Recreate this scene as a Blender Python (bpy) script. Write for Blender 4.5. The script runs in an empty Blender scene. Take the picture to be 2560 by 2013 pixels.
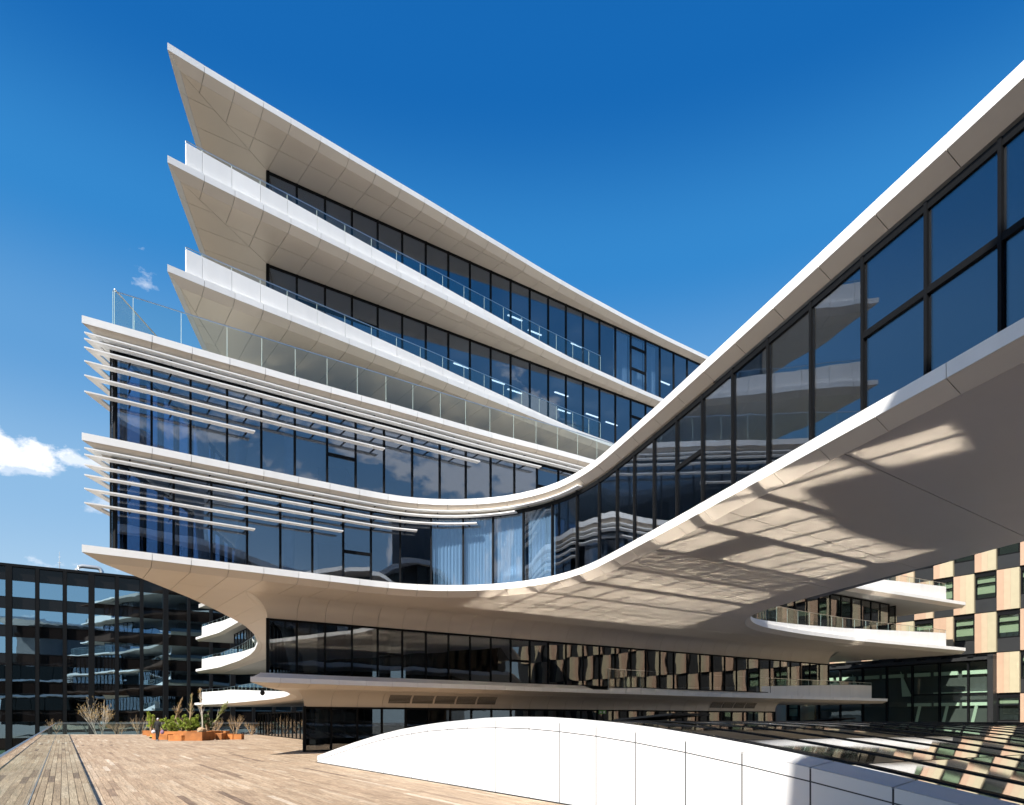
import bpy, bmesh, math, random
from mathutils import Vector, Matrix
random.seed(7)
R = math.radians
SC = bpy.context.scene
COL = SC.collection

# ------------------------------------------------------------------ camera, sky, sun, exposure
cam_d = bpy.data.cameras.new('camera'); cam = bpy.data.objects.new('camera', cam_d); COL.objects.link(cam)
cam.location = (0, 0, 1.65); cam.rotation_euler = (R(90), 0, 0)
cam_d.lens = 24.0; cam_d.sensor_width = 36.0; cam_d.sensor_fit = 'HORIZONTAL'
cam_d.shift_x = 0.0; cam_d.shift_y = 0.3092
cam_d.clip_start = 0.1; cam_d.clip_end = 6000
SC.camera = cam

SUN_EL, TRAVEL = 44.0, Vector((.55, .835, 0)).normalized()
sun_d = bpy.data.lights.new('sun', 'SUN'); sun = bpy.data.objects.new('sun', sun_d); COL.objects.link(sun)
sun_d.energy = 5.0; sun_d.angle = R(0.53); sun_d.color = (1.0, .95, .87)
ddir = Vector((TRAVEL.x*math.cos(R(SUN_EL)), TRAVEL.y*math.cos(R(SUN_EL)), -math.sin(R(SUN_EL))))
sun.rotation_euler = ddir.to_track_quat('-Z', 'Y').to_euler()
sun.location = (-30, -35, 45)

world = bpy.data.worlds.new('World'); SC.world = world; world.use_nodes = True
def build_world():
    nt = world.node_tree; n = nt.nodes; l = nt.links
    n.clear()
    out = n.new('ShaderNodeOutputWorld'); bg = n.new('ShaderNodeBackground')
    sky = n.new('ShaderNodeTexSky'); sky.sky_type = 'NISHITA'; sky.sun_disc = False
    sky.sun_elevation = R(SUN_EL); sky.sun_rotation = math.atan2(-TRAVEL.x, -TRAVEL.y)
    sky.altitude = 200; sky.air_density = 1.0; sky.dust_density = 1.3; sky.ozone_density = 5.5
    hs = n.new('ShaderNodeHueSaturation'); hs.inputs['Saturation'].default_value = 1.2; hs.inputs['Value'].default_value = 1.0
    hs.inputs['Hue'].default_value = .5
    l.new(sky.outputs[0], hs.inputs['Color'])
    bg.inputs['Strength'].default_value = 0.085
    # the day's own gradient: deep blue overhead, paling in the haze near the horizon, the same all round
    tcg = n.new('ShaderNodeTexCoord'); sx = n.new('ShaderNodeSeparateXYZ'); l.new(tcg.outputs['Generated'], sx.inputs[0])
    rp = n.new('ShaderNodeValToRGB'); el_ = rp.color_ramp.elements; rp.color_ramp.interpolation = 'EASE'
    k_ = 1/6.0
    pts = [(0.0, (3.7,4.6,5.3)), (.12, (2.9,4.1,5.2)), (.28, (1.85,3.3,4.95)), (.42, (.80,2.3,4.4)), (.55, (.20,1.58,3.95)), (.68, (.02,.86,2.95)), (1.0, (.01,.5,2.0))]
    el_[0].position = 0; el_[0].color = (*[c*k_ for c in pts[0][1]], 1); el_[1].position = 1; el_[1].color = (*[c*k_ for c in pts[-1][1]], 1)
    for p_, c_ in pts[1:-1]:
        q_ = el_.new(p_); q_.color = (*[c*k_ for c in c_], 1)
    l.new(sx.outputs[2], rp.inputs[0])
    up_ = n.new('ShaderNodeMixRGB'); up_.blend_type = 'MULTIPLY'; up_.inputs[0].default_value = 1; up_.inputs[2].default_value = (6, 6, 6, 1); l.new(rp.outputs[0], up_.inputs[1])
    mxs = n.new('ShaderNodeMixRGB'); mxs.inputs[0].default_value = .86; l.new(hs.outputs[0], mxs.inputs[1]); l.new(up_.outputs[0], mxs.inputs[2])
    # clouds: soft-edged cumulus patches, each about a direction, broken up by noise
    tc = n.new('ShaderNodeTexCoord')
    noi = n.new('ShaderNodeTexNoise'); noi.inputs['Scale'].default_value = 11; noi.inputs['Detail'].default_value = 9; noi.inputs['Roughness'].default_value = .62
    mp = n.new('ShaderNodeMapping'); mp.inputs['Scale'].default_value = (1, 1, 1.7)
    l.new(tc.outputs['Generated'], mp.inputs[0]); l.new(mp.outputs[0], noi.inputs['Vector'])
    def math_(op, a, b=None, clamp=False):
        m = n.new('ShaderNodeMath'); m.operation = op; m.use_clamp = clamp
        for i, x in enumerate((a, b)):
            if x is None: continue
            if isinstance(x, (int, float)): m.inputs[i].default_value = x
            else: l.new(x, m.inputs[i])
        return m.outputs[0]
    total = None
    F, CX, HY = 1707., 1280., 1798.
    blobs = []
    for (px, py, ax, az, thr, st) in [(95,1124,.062,.024,.05,.9),(20,1103,.05,.018,.05,.9),(355,695,.05,.055,.36,.45),(300,1415,.09,.02,.1,.6),(262,1265,.03,.025,.2,.4),(60,1165,.05,.012,.2,.5),(190,1150,.05,.014,.05,.7)]:
        d = Vector(((px-CX)/F, 1, (HY-py)/F)).normalized(); blobs.append((d, ax, az, thr, st))
    for (az_, el, ax, az, thr, st) in [(196,30,.34,.13,.02,1.0),(172,24,.22,.09,.05,.95),(222,13,.30,.06,.08,.9),(262,16,.30,.07,.06,.95),(290,11,.26,.05,.06,.9),(150,15,.25,.06,.1,.9),(120,22,.30,.08,.1,.9),(80,16,.3,.06,.12,.8),(235,40,.2,.08,.22,.7),(186,8,.5,.05,.06,.9),(314,8,.2,.03,.1,.8)]:
        a = R(az_); d = Vector((math.sin(a)*math.cos(R(el)), math.cos(a)*math.cos(R(el)), math.sin(R(el)))); blobs.append((d, ax, az, thr, st))
    for d, ax, az, thr, st in blobs:
        right = d.cross(Vector((0,0,1))).normalized(); up = right.cross(d).normalized()
        def dot(vec):
            vm = n.new('ShaderNodeVectorMath'); vm.operation = 'DOT_PRODUCT'; vm.inputs[1].default_value = vec
            l.new(tc.outputs['Generated'], vm.inputs[0]); return vm.outputs['Value']
        x = math_('DIVIDE', dot(right), ax); y = math_('DIVIDE', dot(up), az); f = math_('GREATER_THAN', dot(d), .5)
        r2 = math_('ADD', math_('MULTIPLY', x, x), math_('MULTIPLY', y, y))
        fall = math_('SUBTRACT', 1.0, math_('SQRT', r2))
        v = math_('ADD', math_('MULTIPLY', fall, .75), math_('SUBTRACT', math_('MULTIPLY', noi.outputs['Fac'], 4.2), 2.25 + thr))
        v = math_('MULTIPLY', math_('MULTIPLY', v, 3.0, True), f)
        v = math_('MULTIPLY', v, st, True)
        total = v if total is None else math_('MAXIMUM', total, v)
    mx = n.new('ShaderNodeMixRGB'); l.new(total, mx.inputs[0]); l.new(mxs.outputs[0], mx.inputs[1])
    mx.inputs[2].default_value = (6.6, 6.8, 7.2, 1)
    l.new(mx.outputs[0], bg.inputs['Color']); l.new(bg.outputs[0], out.inputs['Surface'])
build_world()
SC.view_settings.view_transform = 'Standard'; SC.view_settings.look = 'None'
SC.view_settings.gamma = 1.0; SC.view_settings.use_curve_mapping = False; SC.view_settings.exposure = 0.95
cy = SC.cycles
cy.max_bounces = 10; cy.diffuse_bounces = 4; cy.glossy_bounces = 5; cy.transmission_bounces = 6; cy.transparent_max_bounces = 24
cy.use_guiding = True; cy.use_surface_guiding = True; cy.caustics_reflective = True; cy.blur_glossy = 0.08; cy.sample_clamp_indirect = 12.0; cy.use_denoising = True

# ------------------------------------------------------------------ materials
MAT = {}
def mat(name, col, rough=.5, metal=0.0, spec=.5, noise=0.0, nscale=3.0, bump=0.0, bscale=20.0, stretch=None):
    m = bpy.data.materials.new(name); m.use_nodes = True; MAT[name] = m
    nt = m.node_tree; b = nt.nodes['Principled BSDF']; l = nt.links
    b.inputs['Base Color'].default_value = (*col, 1); b.inputs['Roughness'].default_value = rough
    b.inputs['Metallic'].default_value = metal; b.inputs['Specular IOR Level'].default_value = spec
    if noise or bump:
        tc = nt.nodes.new('ShaderNodeNewGeometry'); mp = nt.nodes.new('ShaderNodeMapping'); l.new(tc.outputs['Position'], mp.inputs[0])
        if stretch: mp.inputs['Scale'].default_value = stretch
    if noise:
        t = nt.nodes.new('ShaderNodeTexNoise'); t.inputs['Scale'].default_value = nscale; t.inputs['Detail'].default_value = 6
        l.new(mp.outputs[0], t.inputs['Vector'])
        oi = nt.nodes.new('ShaderNodeObjectInfo')
        ad = nt.nodes.new('ShaderNodeMath'); ad.operation = 'MULTIPLY_ADD'; ad.inputs[1].default_value = .5; l.new(oi.outputs['Random'], ad.inputs[0])
        l.new(t.outputs['Fac'], ad.inputs[2])
        cr = nt.nodes.new('ShaderNodeMapRange'); cr.inputs['From Min'].default_value = .3; cr.inputs['From Max'].default_value = 1.2
        cr.inputs['To Min'].default_value = 1-noise; cr.inputs['To Max'].default_value = 1+noise*.6
        l.new(ad.outputs[0], cr.inputs['Value'])
        mx = nt.nodes.new('ShaderNodeMixRGB'); mx.blend_type = 'MULTIPLY'; mx.inputs[0].default_value = 1; mx.inputs[1].default_value = (*col, 1)
        l.new(cr.outputs[0], mx.inputs[2]); l.new(mx.outputs[0], b.inputs['Base Color'])
    if bump:
        t2 = nt.nodes.new('ShaderNodeTexNoise'); t2.inputs['Scale'].default_value = bscale; t2.inputs['Detail'].default_value = 5
        l.new(mp.outputs[0], t2.inputs['Vector'])
        bp = nt.nodes.new('ShaderNodeBump'); bp.inputs['Strength'].default_value = bump; bp.inputs['Distance'].default_value = .02
        l.new(t2.outputs['Fac'], bp.inputs['Height']); l.new(bp.outputs[0], b.inputs['Normal'])
    return m
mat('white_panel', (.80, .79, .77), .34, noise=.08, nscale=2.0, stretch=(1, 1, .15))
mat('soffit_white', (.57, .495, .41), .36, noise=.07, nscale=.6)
mat('slab_grey', (.36, .35, .33), .7)
mat('ceiling', (.34, .33, .31), .7)
mat('core_dark', (.10, .10, .105), .6, noise=.3, nscale=.4)
mat('frame_black', (.006, .0065, .0075), .6, spec=.12)
mat('steel', (.62, .62, .63), .28, metal=1.0)
mat('glass_edge', (.42, .52, .50), .3)
mat('column_concrete', (.42, .42, .40), .6, noise=.15)
mat('stone_pink', (.45, .30, .205), .55, noise=.10, nscale=2, bump=.1)
mat('stone_beige', (.46, .36, .245), .55, noise=.10, nscale=2, bump=.1)
mat('stone_green', (.43, .375, .25), .55, noise=.10, nscale=2, bump=.1)
mat('dark_panel', (.022, .023, .024), .45, noise=.2, nscale=2)
mat('blind', (.34, .36, .27), .7)
mat('room_light', (.62, .70, .60), .7)  # pale green of the blinds, also used for the painted sunlit wedges
mat('corten', (.42, .15, .035), .75, noise=.5, nscale=2.2, bump=.25, bscale=9)
mat('soil', (.10, .07, .045), .95, noise=.4, nscale=6, bump=.6)
mat('bark_tan', (.40, .28, .17), .9, noise=.3, nscale=8)
mat('bark_pale', (.46, .42, .36), .85, noise=.4, nscale=12)
mat('bud', (.50, .31, .09), .8, noise=.4, nscale=4)
mat('pine', (.27, .34, .035), .7, noise=.5, nscale=3)
mat('pine_dark', (.09, .14, .035), .7, noise=.5, nscale=3)
mat('olive', (.22, .25, .04), .7, noise=.5, nscale=3)
mat('ground', (.13, .12, .10), .95, noise=.3, nscale=.3)
mat('grass', (.045, .085, .02), .95, noise=.4, nscale=.8)
mat('cloth_black', (.008, .008, .009), .85)
mat('skin', (.42, .26, .19), .6)
mat('cap', (.45, .44, .47), .8)
mat('bag_purple', (.20, .12, .20), .6)
mat('curtain', (.72, .74, .66), .9)
mat('yellow', (.55, .48, .04), .6)
mat('sign_green', (.10, .32, .06), .5)
mat('sign_white', (.8, .8, .8), .5)
mat('metal_pipe', (.55, .56, .56), .4, metal=.6)
mat('vent_black', (.01, .01, .01), .8)
mat('skirt_white', (.70, .70, .70), .35, noise=.03, nscale=.5)
mat('seam_grey', (.045, .045, .05), .8)
mat('asphalt', (.05, .05, .05), .9)

def emit(name, col, s):
    m = bpy.data.materials.new(name); m.use_nodes = True; nt = m.node_tree; nt.nodes.clear()
    o = nt.nodes.new('ShaderNodeOutputMaterial'); e = nt.nodes.new('ShaderNodeEmission'); e.inputs[0].default_value = (*col, 1); e.inputs[1].default_value = s
    nt.links.new(e.outputs[0], o.inputs[0]); MAT[name] = m
emit('lamp_glow', (1.0, .97, .88), 1.6)

def glass(name, tint, r0, rough=0.0, bump=.0, bscale=.5, body=None, gloss=(1, 1, 1)):
    """coated glazing: mirror-like reflection by Fresnel over a tinted view through (or an opaque dark body)"""
    m = bpy.data.materials.new(name); m.use_nodes = True; MAT[name] = m
    nt = m.node_tree; n = nt.nodes; l = nt.links; n.clear()
    o = n.new('ShaderNodeOutputMaterial'); mx = n.new('ShaderNodeMixShader')
    def mt(op, a, b=None):
        k = n.new('ShaderNodeMath'); k.operation = op
        for i, x in enumerate((a, b)):
            if x is None: continue
            if isinstance(x, (int, float)): k.inputs[i].default_value = x
            else: l.new(x, k.inputs[i])
        return k.outputs[0]
    ge = n.new('ShaderNodeNewGeometry'); dt = n.new('ShaderNodeVectorMath'); dt.operation = 'DOT_PRODUCT'
    l.new(ge.outputs['Incoming'], dt.inputs[0]); l.new(ge.outputs['Normal'], dt.inputs[1])
    c5 = mt('POWER', mt('SUBTRACT', 1.0, mt('ABSOLUTE', dt.outputs['Value'])), 5.0)
    fac = mt('ADD', mt('MULTIPLY', c5, 1-r0), r0)                  # Schlick reflectance, the same from both sides of a thin pane
    g = n.new('ShaderNodeBsdfGlossy'); g.inputs['Roughness'].default_value = rough; g.inputs['Color'].default_value = (*gloss, 1)
    if body: t = n.new('ShaderNodeBsdfDiffuse'); t.inputs['Color'].default_value = (*body, 1)
    else: t = n.new('ShaderNodeBsdfTransparent'); t.inputs['Color'].default_value = (*tint, 1)
    # same reflectance from either side of the thin pane
    geo = n.new('ShaderNodeNewGeometry')
    if bump:
        tx = n.new('ShaderNodeTexNoise'); tx.inputs['Scale'].default_value = bscale; tx.inputs['Detail'].default_value = 1.5
        oi = n.new('ShaderNodeObjectInfo'); av = n.new('ShaderNodeVectorMath'); av.operation = 'ADD'
        sc = n.new('ShaderNodeVectorMath'); sc.operation = 'SCALE'; sc.inputs[0].default_value = (17, 31, 23); l.new(oi.outputs['Random'], sc.inputs['Scale'])
        l.new(geo.outputs['Position'], av.inputs[0]); l.new(sc.outputs[0], av.inputs[1]); l.new(av.outputs[0], tx.inputs['Vector'])
        bp = n.new('ShaderNodeBump'); bp.inputs['Strength'].default_value = bump; bp.inputs['Distance'].default_value = .1
        l.new(tx.outputs['Fac'], bp.inputs['Height']); l.new(bp.outputs[0], g.inputs['Normal'])
    l.new(fac, mx.inputs[0]); l.new(t.outputs[0], mx.inputs[1]); l.new(g.outputs[0], mx.inputs[2]); l.new(mx.outputs[0], o.inputs[0])
    return m
glass('facade_glass', (.60, .69, .80), .145, 0.0, .045, .55, gloss=(.9, .94, 1))
glass('clear_glass', (.84, .90, .86), .05, 0.0, .04, .6)
glass('dark_glass', (.45, .47, .48), .13, 0.0, .06, .5)
glass('spandrel_glass', None, .035, 0.02, .05, .5, body=(.007, .006, .006), gloss=(.8, .75, .72))
glass('mirror_glass', (.30, .38, .42), .50, 0.0, .05, .45, gloss=(.62, .86, 1))
glass('rail_glass', (.93, .965, .955), .035)
glass('vent_glass', None, .25, 0.03, .07, 1.1, body=(.030, .032, .026))
glass('roof_glass', None, .82, 0.04, .004, 1.6, body=(.030, .032, .026))

def wood_material():
    m = bpy.data.materials.new('deck_wood'); m.use_nodes = True; MAT['deck_wood'] = m
    nt = m.node_tree; n = nt.nodes; l = nt.links; b = n['Principled BSDF']; b.inputs['Roughness'].default_value = .72; b.inputs['Specular IOR Level'].default_value = .25
    at = n.new('ShaderNodeAttribute'); at.attribute_name = 'tone'
    sp = n.new('ShaderNodeSeparateColor'); l.new(at.outputs['Color'], sp.inputs[0])
    cr = n.new('ShaderNodeValToRGB'); e = cr.color_ramp.elements
    e[0].position = 0; e[0].color = (.17, .12, .09, 1); e[1].position = 1; e[1].color = (.58, .48, .375, 1)
    for p, c in ((.14, (.22, .155, .11)), (.3, (.31, .22, .15)), (.55, (.405, .295, .20)), (.8, (.465, .355, .25))):
        k = e.new(p); k.color = (*c, 1)
    l.new(sp.outputs[0], cr.inputs[0])
    geo = n.new('ShaderNodeNewGeometry'); mp = n.new('ShaderNodeMapping'); mp.inputs['Rotation'].default_value = (0, 0, -math.atan2(1707, -1124))
    l.new(geo.outputs['Position'], mp.inputs[0])
    ofs = n.new('ShaderNodeVectorMath'); ofs.operation = 'MULTIPLY_ADD'; ofs.inputs[1].default_value = (1.2, 22, 1); l.new(mp.outputs[0], ofs.inputs[0])
    cmb = n.new('ShaderNodeCombineXYZ'); mul = n.new('ShaderNodeMath'); mul.operation = 'MULTIPLY'; mul.inputs[1].default_value = 60; l.new(sp.outputs[1], mul.inputs[0])
    l.new(mul.outputs[0], cmb.inputs[0]); l.new(mul.outputs[0], cmb.inputs[2]); l.new(cmb.outputs[0], ofs.inputs[2])
    t = n.new('ShaderNodeTexNoise'); t.inputs['Scale'].default_value = 1.0; t.inputs['Detail'].default_value = 7; t.inputs['Distortion'].default_value = 1.6; l.new(ofs.outputs[0], t.inputs['Vector'])
    big = n.new('ShaderNodeTexNoise'); big.inputs['Scale'].default_value = .35; big.inputs['Detail'].default_value = 4; l.new(geo.outputs['Position'], big.inputs['Vector'])
    mr = n.new('ShaderNodeMapRange'); mr.inputs['From Min'].default_value = .3; mr.inputs['From Max'].default_value = .72; mr.inputs['To Min'].default_value = .5; mr.inputs['To Max'].default_value = 1.18; l.new(t.outputs['Fac'], mr.inputs[0])
    m2 = n.new('ShaderNodeMapRange'); m2.inputs['From Min'].default_value = .3; m2.inputs['From Max'].default_value = .7; m2.inputs['To Min'].default_value = .84; m2.inputs['To Max'].default_value = 1.1; l.new(big.outputs['Fac'], m2.inputs[0])
    a = n.new('ShaderNodeMixRGB'); a.blend_type = 'MULTIPLY'; a.inputs[0].default_value = 1; l.new(cr.outputs[0], a.inputs[1]); l.new(mr.outputs[0], a.inputs[2])
    c = n.new('ShaderNodeMixRGB'); c.blend_type = 'MULTIPLY'; c.inputs[0].default_value = 1; l.new(a.outputs[0], c.inputs[1]); l.new(m2.outputs[0], c.inputs[2])
    l.new(c.outputs[0], b.inputs['Base Color'])
    bp = n.new('ShaderNodeBump'); bp.inputs['Strength'].default_value = .35; bp.inputs['Distance'].default_value = .006; l.new(t.outputs['Fac'], bp.inputs['Height']); l.new(bp.outputs[0], b.inputs['Normal'])
wood_material()

# ------------------------------------------------------------------ helpers
def tag(o, label=None, cat=None, group=None, kind=None):
    if label: o['label'] = label
    if cat: o['category'] = cat
    if group: o['group'] = group
    if kind: o['kind'] = kind
    return o
def empty(name, loc, label, cat, group=None):
    o = bpy.data.objects.new(name, None); COL.objects.link(o); o.location = loc; o.empty_display_size = .3
    return tag(o, label, cat, group)
def link(name, me, m=None, parent=None):
    if m is not None and not me.materials: me.materials.append(MAT[m])
    o = bpy.data.objects.new(name, me); COL.objects.link(o)
    if parent is not None:
        o.parent = parent
        top = parent
        M = Matrix.Translation(-root_loc(parent)); o.matrix_parent_inverse = M
    return o
def root_loc(o):
    v = Vector(o.location)
    return v if o.parent is None else v      # parts of things sit at the world origin of their meshes
def mesh(name, V, Fc, m, parent=None, smooth=False):
    me = bpy.data.meshes.new(name); me.from_pydata([tuple(v) for v in V], [], Fc); me.update()
    if smooth: me.polygons.foreach_set('use_smooth', [True]*len(me.polygons)); me.set_sharp_from_angle(angle=R(38))
    return link(name, me, m, parent)
class MB:
    def __init__(s): s.V = []; s.F = []
    def add(s, V, Fc):
        k = len(s.V); s.V += [tuple(v) for v in V]; s.F += [tuple(i+k for i in f) for f in Fc]; return s
    def prism(s, poly, z0, z1):
        n = len(poly); s.add([(p[0], p[1], z0) for p in poly]+[(p[0], p[1], z1) for p in poly],
            [tuple(range(n-1, -1, -1)), tuple(range(n, 2*n))]+[(i, (i+1) % n, n+(i+1) % n, n+i) for i in range(n)]); return s
    def bar(s, a, b, w, h=None):
        a = Vector(a); b = Vector(b); h = h or w; d = (b-a)
        if d.length < 1e-6: return s
        d.normalize(); up = Vector((0, 0, 1)) if abs(d.z) < .95 else Vector((0, 1, 0))
        x = d.cross(up).normalized()*w/2; y = x.cross(d).normalized()*h/2
        return s.add([a-x-y, a+x-y, a+x+y, a-x+y, b-x-y, b+x-y, b+x+y, b-x+y], [(3,2,1,0),(4,5,6,7),(0,1,5,4),(1,2,6,5),(2,3,7,6),(3,0,4,7)])
    def tube(s, pts, rad, n=6, cap=True):
        pts = [Vector(p) for p in pts]; k = len(s.V); prev = None
        for i, p in enumerate(pts):
            d = (pts[min(i+1, len(pts)-1)]-pts[max(i-1, 0)]).normalized(); up = Vector((0,0,1)) if abs(d.z) < .9 else Vector((1,0,0))
            x = d.cross(up).normalized(); y = x.cross(d).normalized(); r = rad[i] if isinstance(rad, (list, tuple)) else rad
            s.V += [tuple(p+x*math.cos(2*math.pi*j/n)*r+y*math.sin(2*math.pi*j/n)*r) for j in range(n)]
        for i in range(len(pts)-1):
            for j in range(n):
                a = k+i*n+j; b = k+i*n+(j+1) % n; s.F.append((a, b, b+n, a+n))
        if cap: s.F.append(tuple(k+j for j in range(n-1, -1, -1))); s.F.append(tuple(k+(len(pts)-1)*n+j for j in range(n)))
        return s
    def build(s, name, m, parent=None, smooth=False): return mesh(name, s.V, s.F, m, parent, smooth)
V2 = lambda p: Vector((p[0], p[1]))

class Curve:
    """plan curve; offsets go to the LEFT of travel times side"""
    def __init__(s, pts, side=1, smooth=6, ds=.35, m0=None, m1=None):
        P = [V2(p) for p in pts]; out = [P[0]]; 
        L = [0]
        for a, b in zip(P, P[1:]): L.append(L[-1]+(b-a).length)
        n = max(2, int(L[-1]/ds)); j = 0; out = []
        for i in range(n+1):
            t = L[-1]*i/n
            while j < len(L)-2 and L[j+1] < t: j += 1
            out.append(P[j].lerp(P[j+1], (t-L[j])/max(1e-9, L[j+1]-L[j])))
        for _ in range(smooth):
            out = [out[0]]+[(out[i-1]+out[i]*2+out[i+1])/4 for i in range(1, len(out)-1)]+[out[-1]]
        s.P = out; s.side = side; s.S = [0]
        for a, b in zip(out, out[1:]): s.S.append(s.S[-1]+(b-a).length)
        s.L = s.S[-1]; s.N = []
        for i in range(len(out)):
            d = (out[min(i+2, len(out)-1)]-out[max(i-2, 0)]).normalized(); s.N.append(Vector((-d.y, d.x))*side)
        if m0 is not None: s.N[0] = m0; s.N[1] = s.N[1].lerp(m0, .3)
        if m1 is not None: s.N[-1] = m1
    def at(s, t, off=0.0):
        t = min(max(t, 0), s.L); lo = 0; hi = len(s.S)-1
        while hi-lo > 1:
            m = (lo+hi)//2
            if s.S[m] <= t: lo = m
            else: hi = m
        f = (t-s.S[lo])/max(1e-9, s.S[hi]-s.S[lo]); n = s.N[lo].lerp(s.N[hi], f)
        return s.P[lo].lerp(s.P[hi], f)+n*off
    def near(s, p):
        p = V2(p); i = min(range(len(s.P)), key=lambda k: (s.P[k]-p).length); return s.S[i]
    def pts(s, off=0.0, t0=0, t1=None, ds=.7):
        t1 = s.L if t1 is None else t1; n = max(1, int((t1-t0)/ds)); return [s.at(t0+(t1-t0)*i/n, off) for i in range(n+1)]
def mitre(n1, n2):
    return (n1+n2)/(1+n1.dot(n2))

def sweep(name, cv, t0, t1, prof, m, parent, gap=.018, seg=None, smooth=False):
    """closed profile [(offset, z)] carried along the curve: one panel. prof may be a function of t."""
    a, b = (t0+gap/2 if t0 > 0 else t0), t1-gap/2
    n = seg or max(1, min(6, int((b-a)/.5))); V = []; Fc = []
    for i in range(n+1):
        t = a+(b-a)*i/n; pr = prof(t) if callable(prof) else prof; k = len(pr)
        for o, z in pr:
            p = cv.at(t, o); V.append((p.x, p.y, z))
    for i in range(n):
        for j in range(k):
            Fc.append((i*k+j, i*k+(j+1) % k, (i+1)*k+(j+1) % k, (i+1)*k+j))
    Fc.append(tuple(range(k-1, -1, -1))); Fc.append(tuple(n*k+j for j in range(k)))
    if cv.side < 0: Fc = [tuple(reversed(f)) for f in Fc]
    return mesh(name, V, Fc, m, parent, smooth)
def joints(t0, t1, first, step):
    js = [t0]; t = first
    while t < t1-.25*step:
        if t > t0+.05: js.append(t)
        t += step
    js.append(t1); return js

def cut_panels(poly, lines, z, name, m, parent, gap=.02, thick=.03, minarea=.02):
    """flat plan polygon cut by plan lines (p, q) into panels, each its own thin prism hanging at z"""
    bm = bmesh.new(); bm.faces.new([bm.verts.new((p[0], p[1], 0)) for p in poly])
    for p, q in lines:
        d = V2(q)-V2(p); nrm = Vector((-d.y, d.x, 0))
        bmesh.ops.bisect_plane(bm, geom=bm.verts[:]+bm.edges[:]+bm.faces[:], plane_co=(p[0], p[1], 0), plane_no=nrm, dist=1e-4)
    for f in bm.faces:
        if f.calc_area() < minarea: continue
        P = [V2(v.co) for v in f.verts]; n = len(P)
        area = sum(P[i].x*P[(i+1) % n].y-P[(i+1) % n].x*P[i].y for i in range(n))
        if area < 0: P.reverse()
        Q = []
        for i in range(n):
            a, b, c = P[i-1], P[i], P[(i+1) % n]
            d1 = (b-a); d2 = (c-b)
            if d1.length < 1e-5 or d2.length < 1e-5: continue
            d1.normalize(); d2.normalize(); n1 = Vector((-d1.y, d1.x)); n2 = Vector((-d2.y, d2.x)); den = 1+n1.dot(n2)
            Q.append(b+(n1+n2)/max(den, .35)*gap/2)
        if len(Q) < 3: continue
        b2 = bmesh.new(); lo = [b2.verts.new((p.x, p.y, z)) for p in Q]; hi = [b2.verts.new((p.x, p.y, z+thick)) for p in Q]; k = len(Q)
        b2.faces.new(lo[::-1]); b2.faces.new(hi)
        for i in range(k): b2.faces.new((lo[i], lo[(i+1) % k], hi[(i+1) % k], hi[i]))
        b2.normal_update(); bmesh.ops.triangulate(b2, faces=[g for g in b2.faces if len(g.verts) > 4], quad_method='BEAUTY', ngon_method='EAR_CLIP')
        me = bpy.data.meshes.new(name); b2.to_mesh(me); b2.free(); link(name, me, m, parent)
    bm.free()
def slab(name, poly, z0, z1, m, parent):
    bm = bmesh.new(); P = [V2(p) for p in poly]; n = len(P)
    if sum(P[i].x*P[(i+1) % n].y-P[(i+1) % n].x*P[i].y for i in range(n)) < 0: P.reverse()
    lo = [bm.verts.new((p.x, p.y, z0)) for p in P]; hi = [bm.verts.new((p.x, p.y, z1)) for p in P]
    bm.faces.new(lo[::-1]); bm.faces.new(hi)
    for i in range(n): bm.faces.new((lo[i], lo[(i+1) % n], hi[(i+1) % n], hi[i]))
    bm.normal_update(); bmesh.ops.triangulate(bm, faces=[g for g in bm.faces if len(g.verts) > 4], quad_method='BEAUTY', ngon_method='EAR_CLIP')
    me = bpy.data.meshes.new(name); bm.to_mesh(me); bm.free(); return link(name, me, m, parent)

def glass_wall(cv, off, js, z0, z1, parent, gm='facade_glass', mw=.07, md=.14, head=.10, transom=None, curved=1, sill=.06):
    """storey of glazing: every pane, mullion, transom its own part"""
    transom = transom or {}
    for i, t in enumerate(js):
        p = cv.at(t, off); q = cv.at(min(t+.02, cv.L), off); r = cv.at(max(t-.02, 0), off); d = (q-r).normalized(); n = Vector((-d.y, d.x))
        MB().prism([p-d*mw/2-n*md/2, p+d*mw/2-n*md/2, p+d*mw/2+n*md/2, p-d*mw/2+n*md/2], z0, z1).build('mullion', 'frame_black', parent)
    for zz, hh, nm in ((z1-head, head, 'head_frame'), (z0, sill, 'sill_frame')):
        P = []
        for a, b in zip(js, js[1:]): P += [a+(b-a)*k/curved for k in range(curved)]
        P.append(js[-1]); mb = MB()
        for a, b in zip(P, P[1:]):
            p = cv.at(a, off); q = cv.at(b, off); mb.bar((p.x, p.y, zz+hh/2), (q.x, q.y, zz+hh/2), .10, hh)
        mb.build(nm, 'frame_black', parent)
    for k, (a, b) in enumerate(zip(js, js[1:])):
        zs = [z0+sill]+sorted(transom.get(k, []))+[z1-head]
        for c, e in zip(zs, zs[1:]):
            V = []; Fc = []; a2 = a+mw/2; b2 = b-mw/2
            for i in range(curved+1):
                t = a2+(b2-a2)*i/curved
                for o in (-.012, .012):
                    p = cv.at(t, off+o); V += [(p.x, p.y, c), (p.x, p.y, e)]
            for i in range(curved):
                o = i*4; Fc += [(o, o+4, o+5, o+1), (o+6, o+2, o+3, o+7), (o+1, o+5, o+7, o+3), (o, o+2, o+6, o+4)]
            Fc += [(0, 1, 3, 2), (curved*4, curved*4+2, curved*4+3, curved*4+1)]
            mesh('window_pane', V, Fc, gm, parent, smooth=curved > 1)
        for zt in transom.get(k, []):
            p = cv.at(a, off); q = cv.at(b, off); MB().bar((p.x, p.y, zt), (q.x, q.y, zt), .13, .13).build('transom', 'frame_black', parent)
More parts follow.
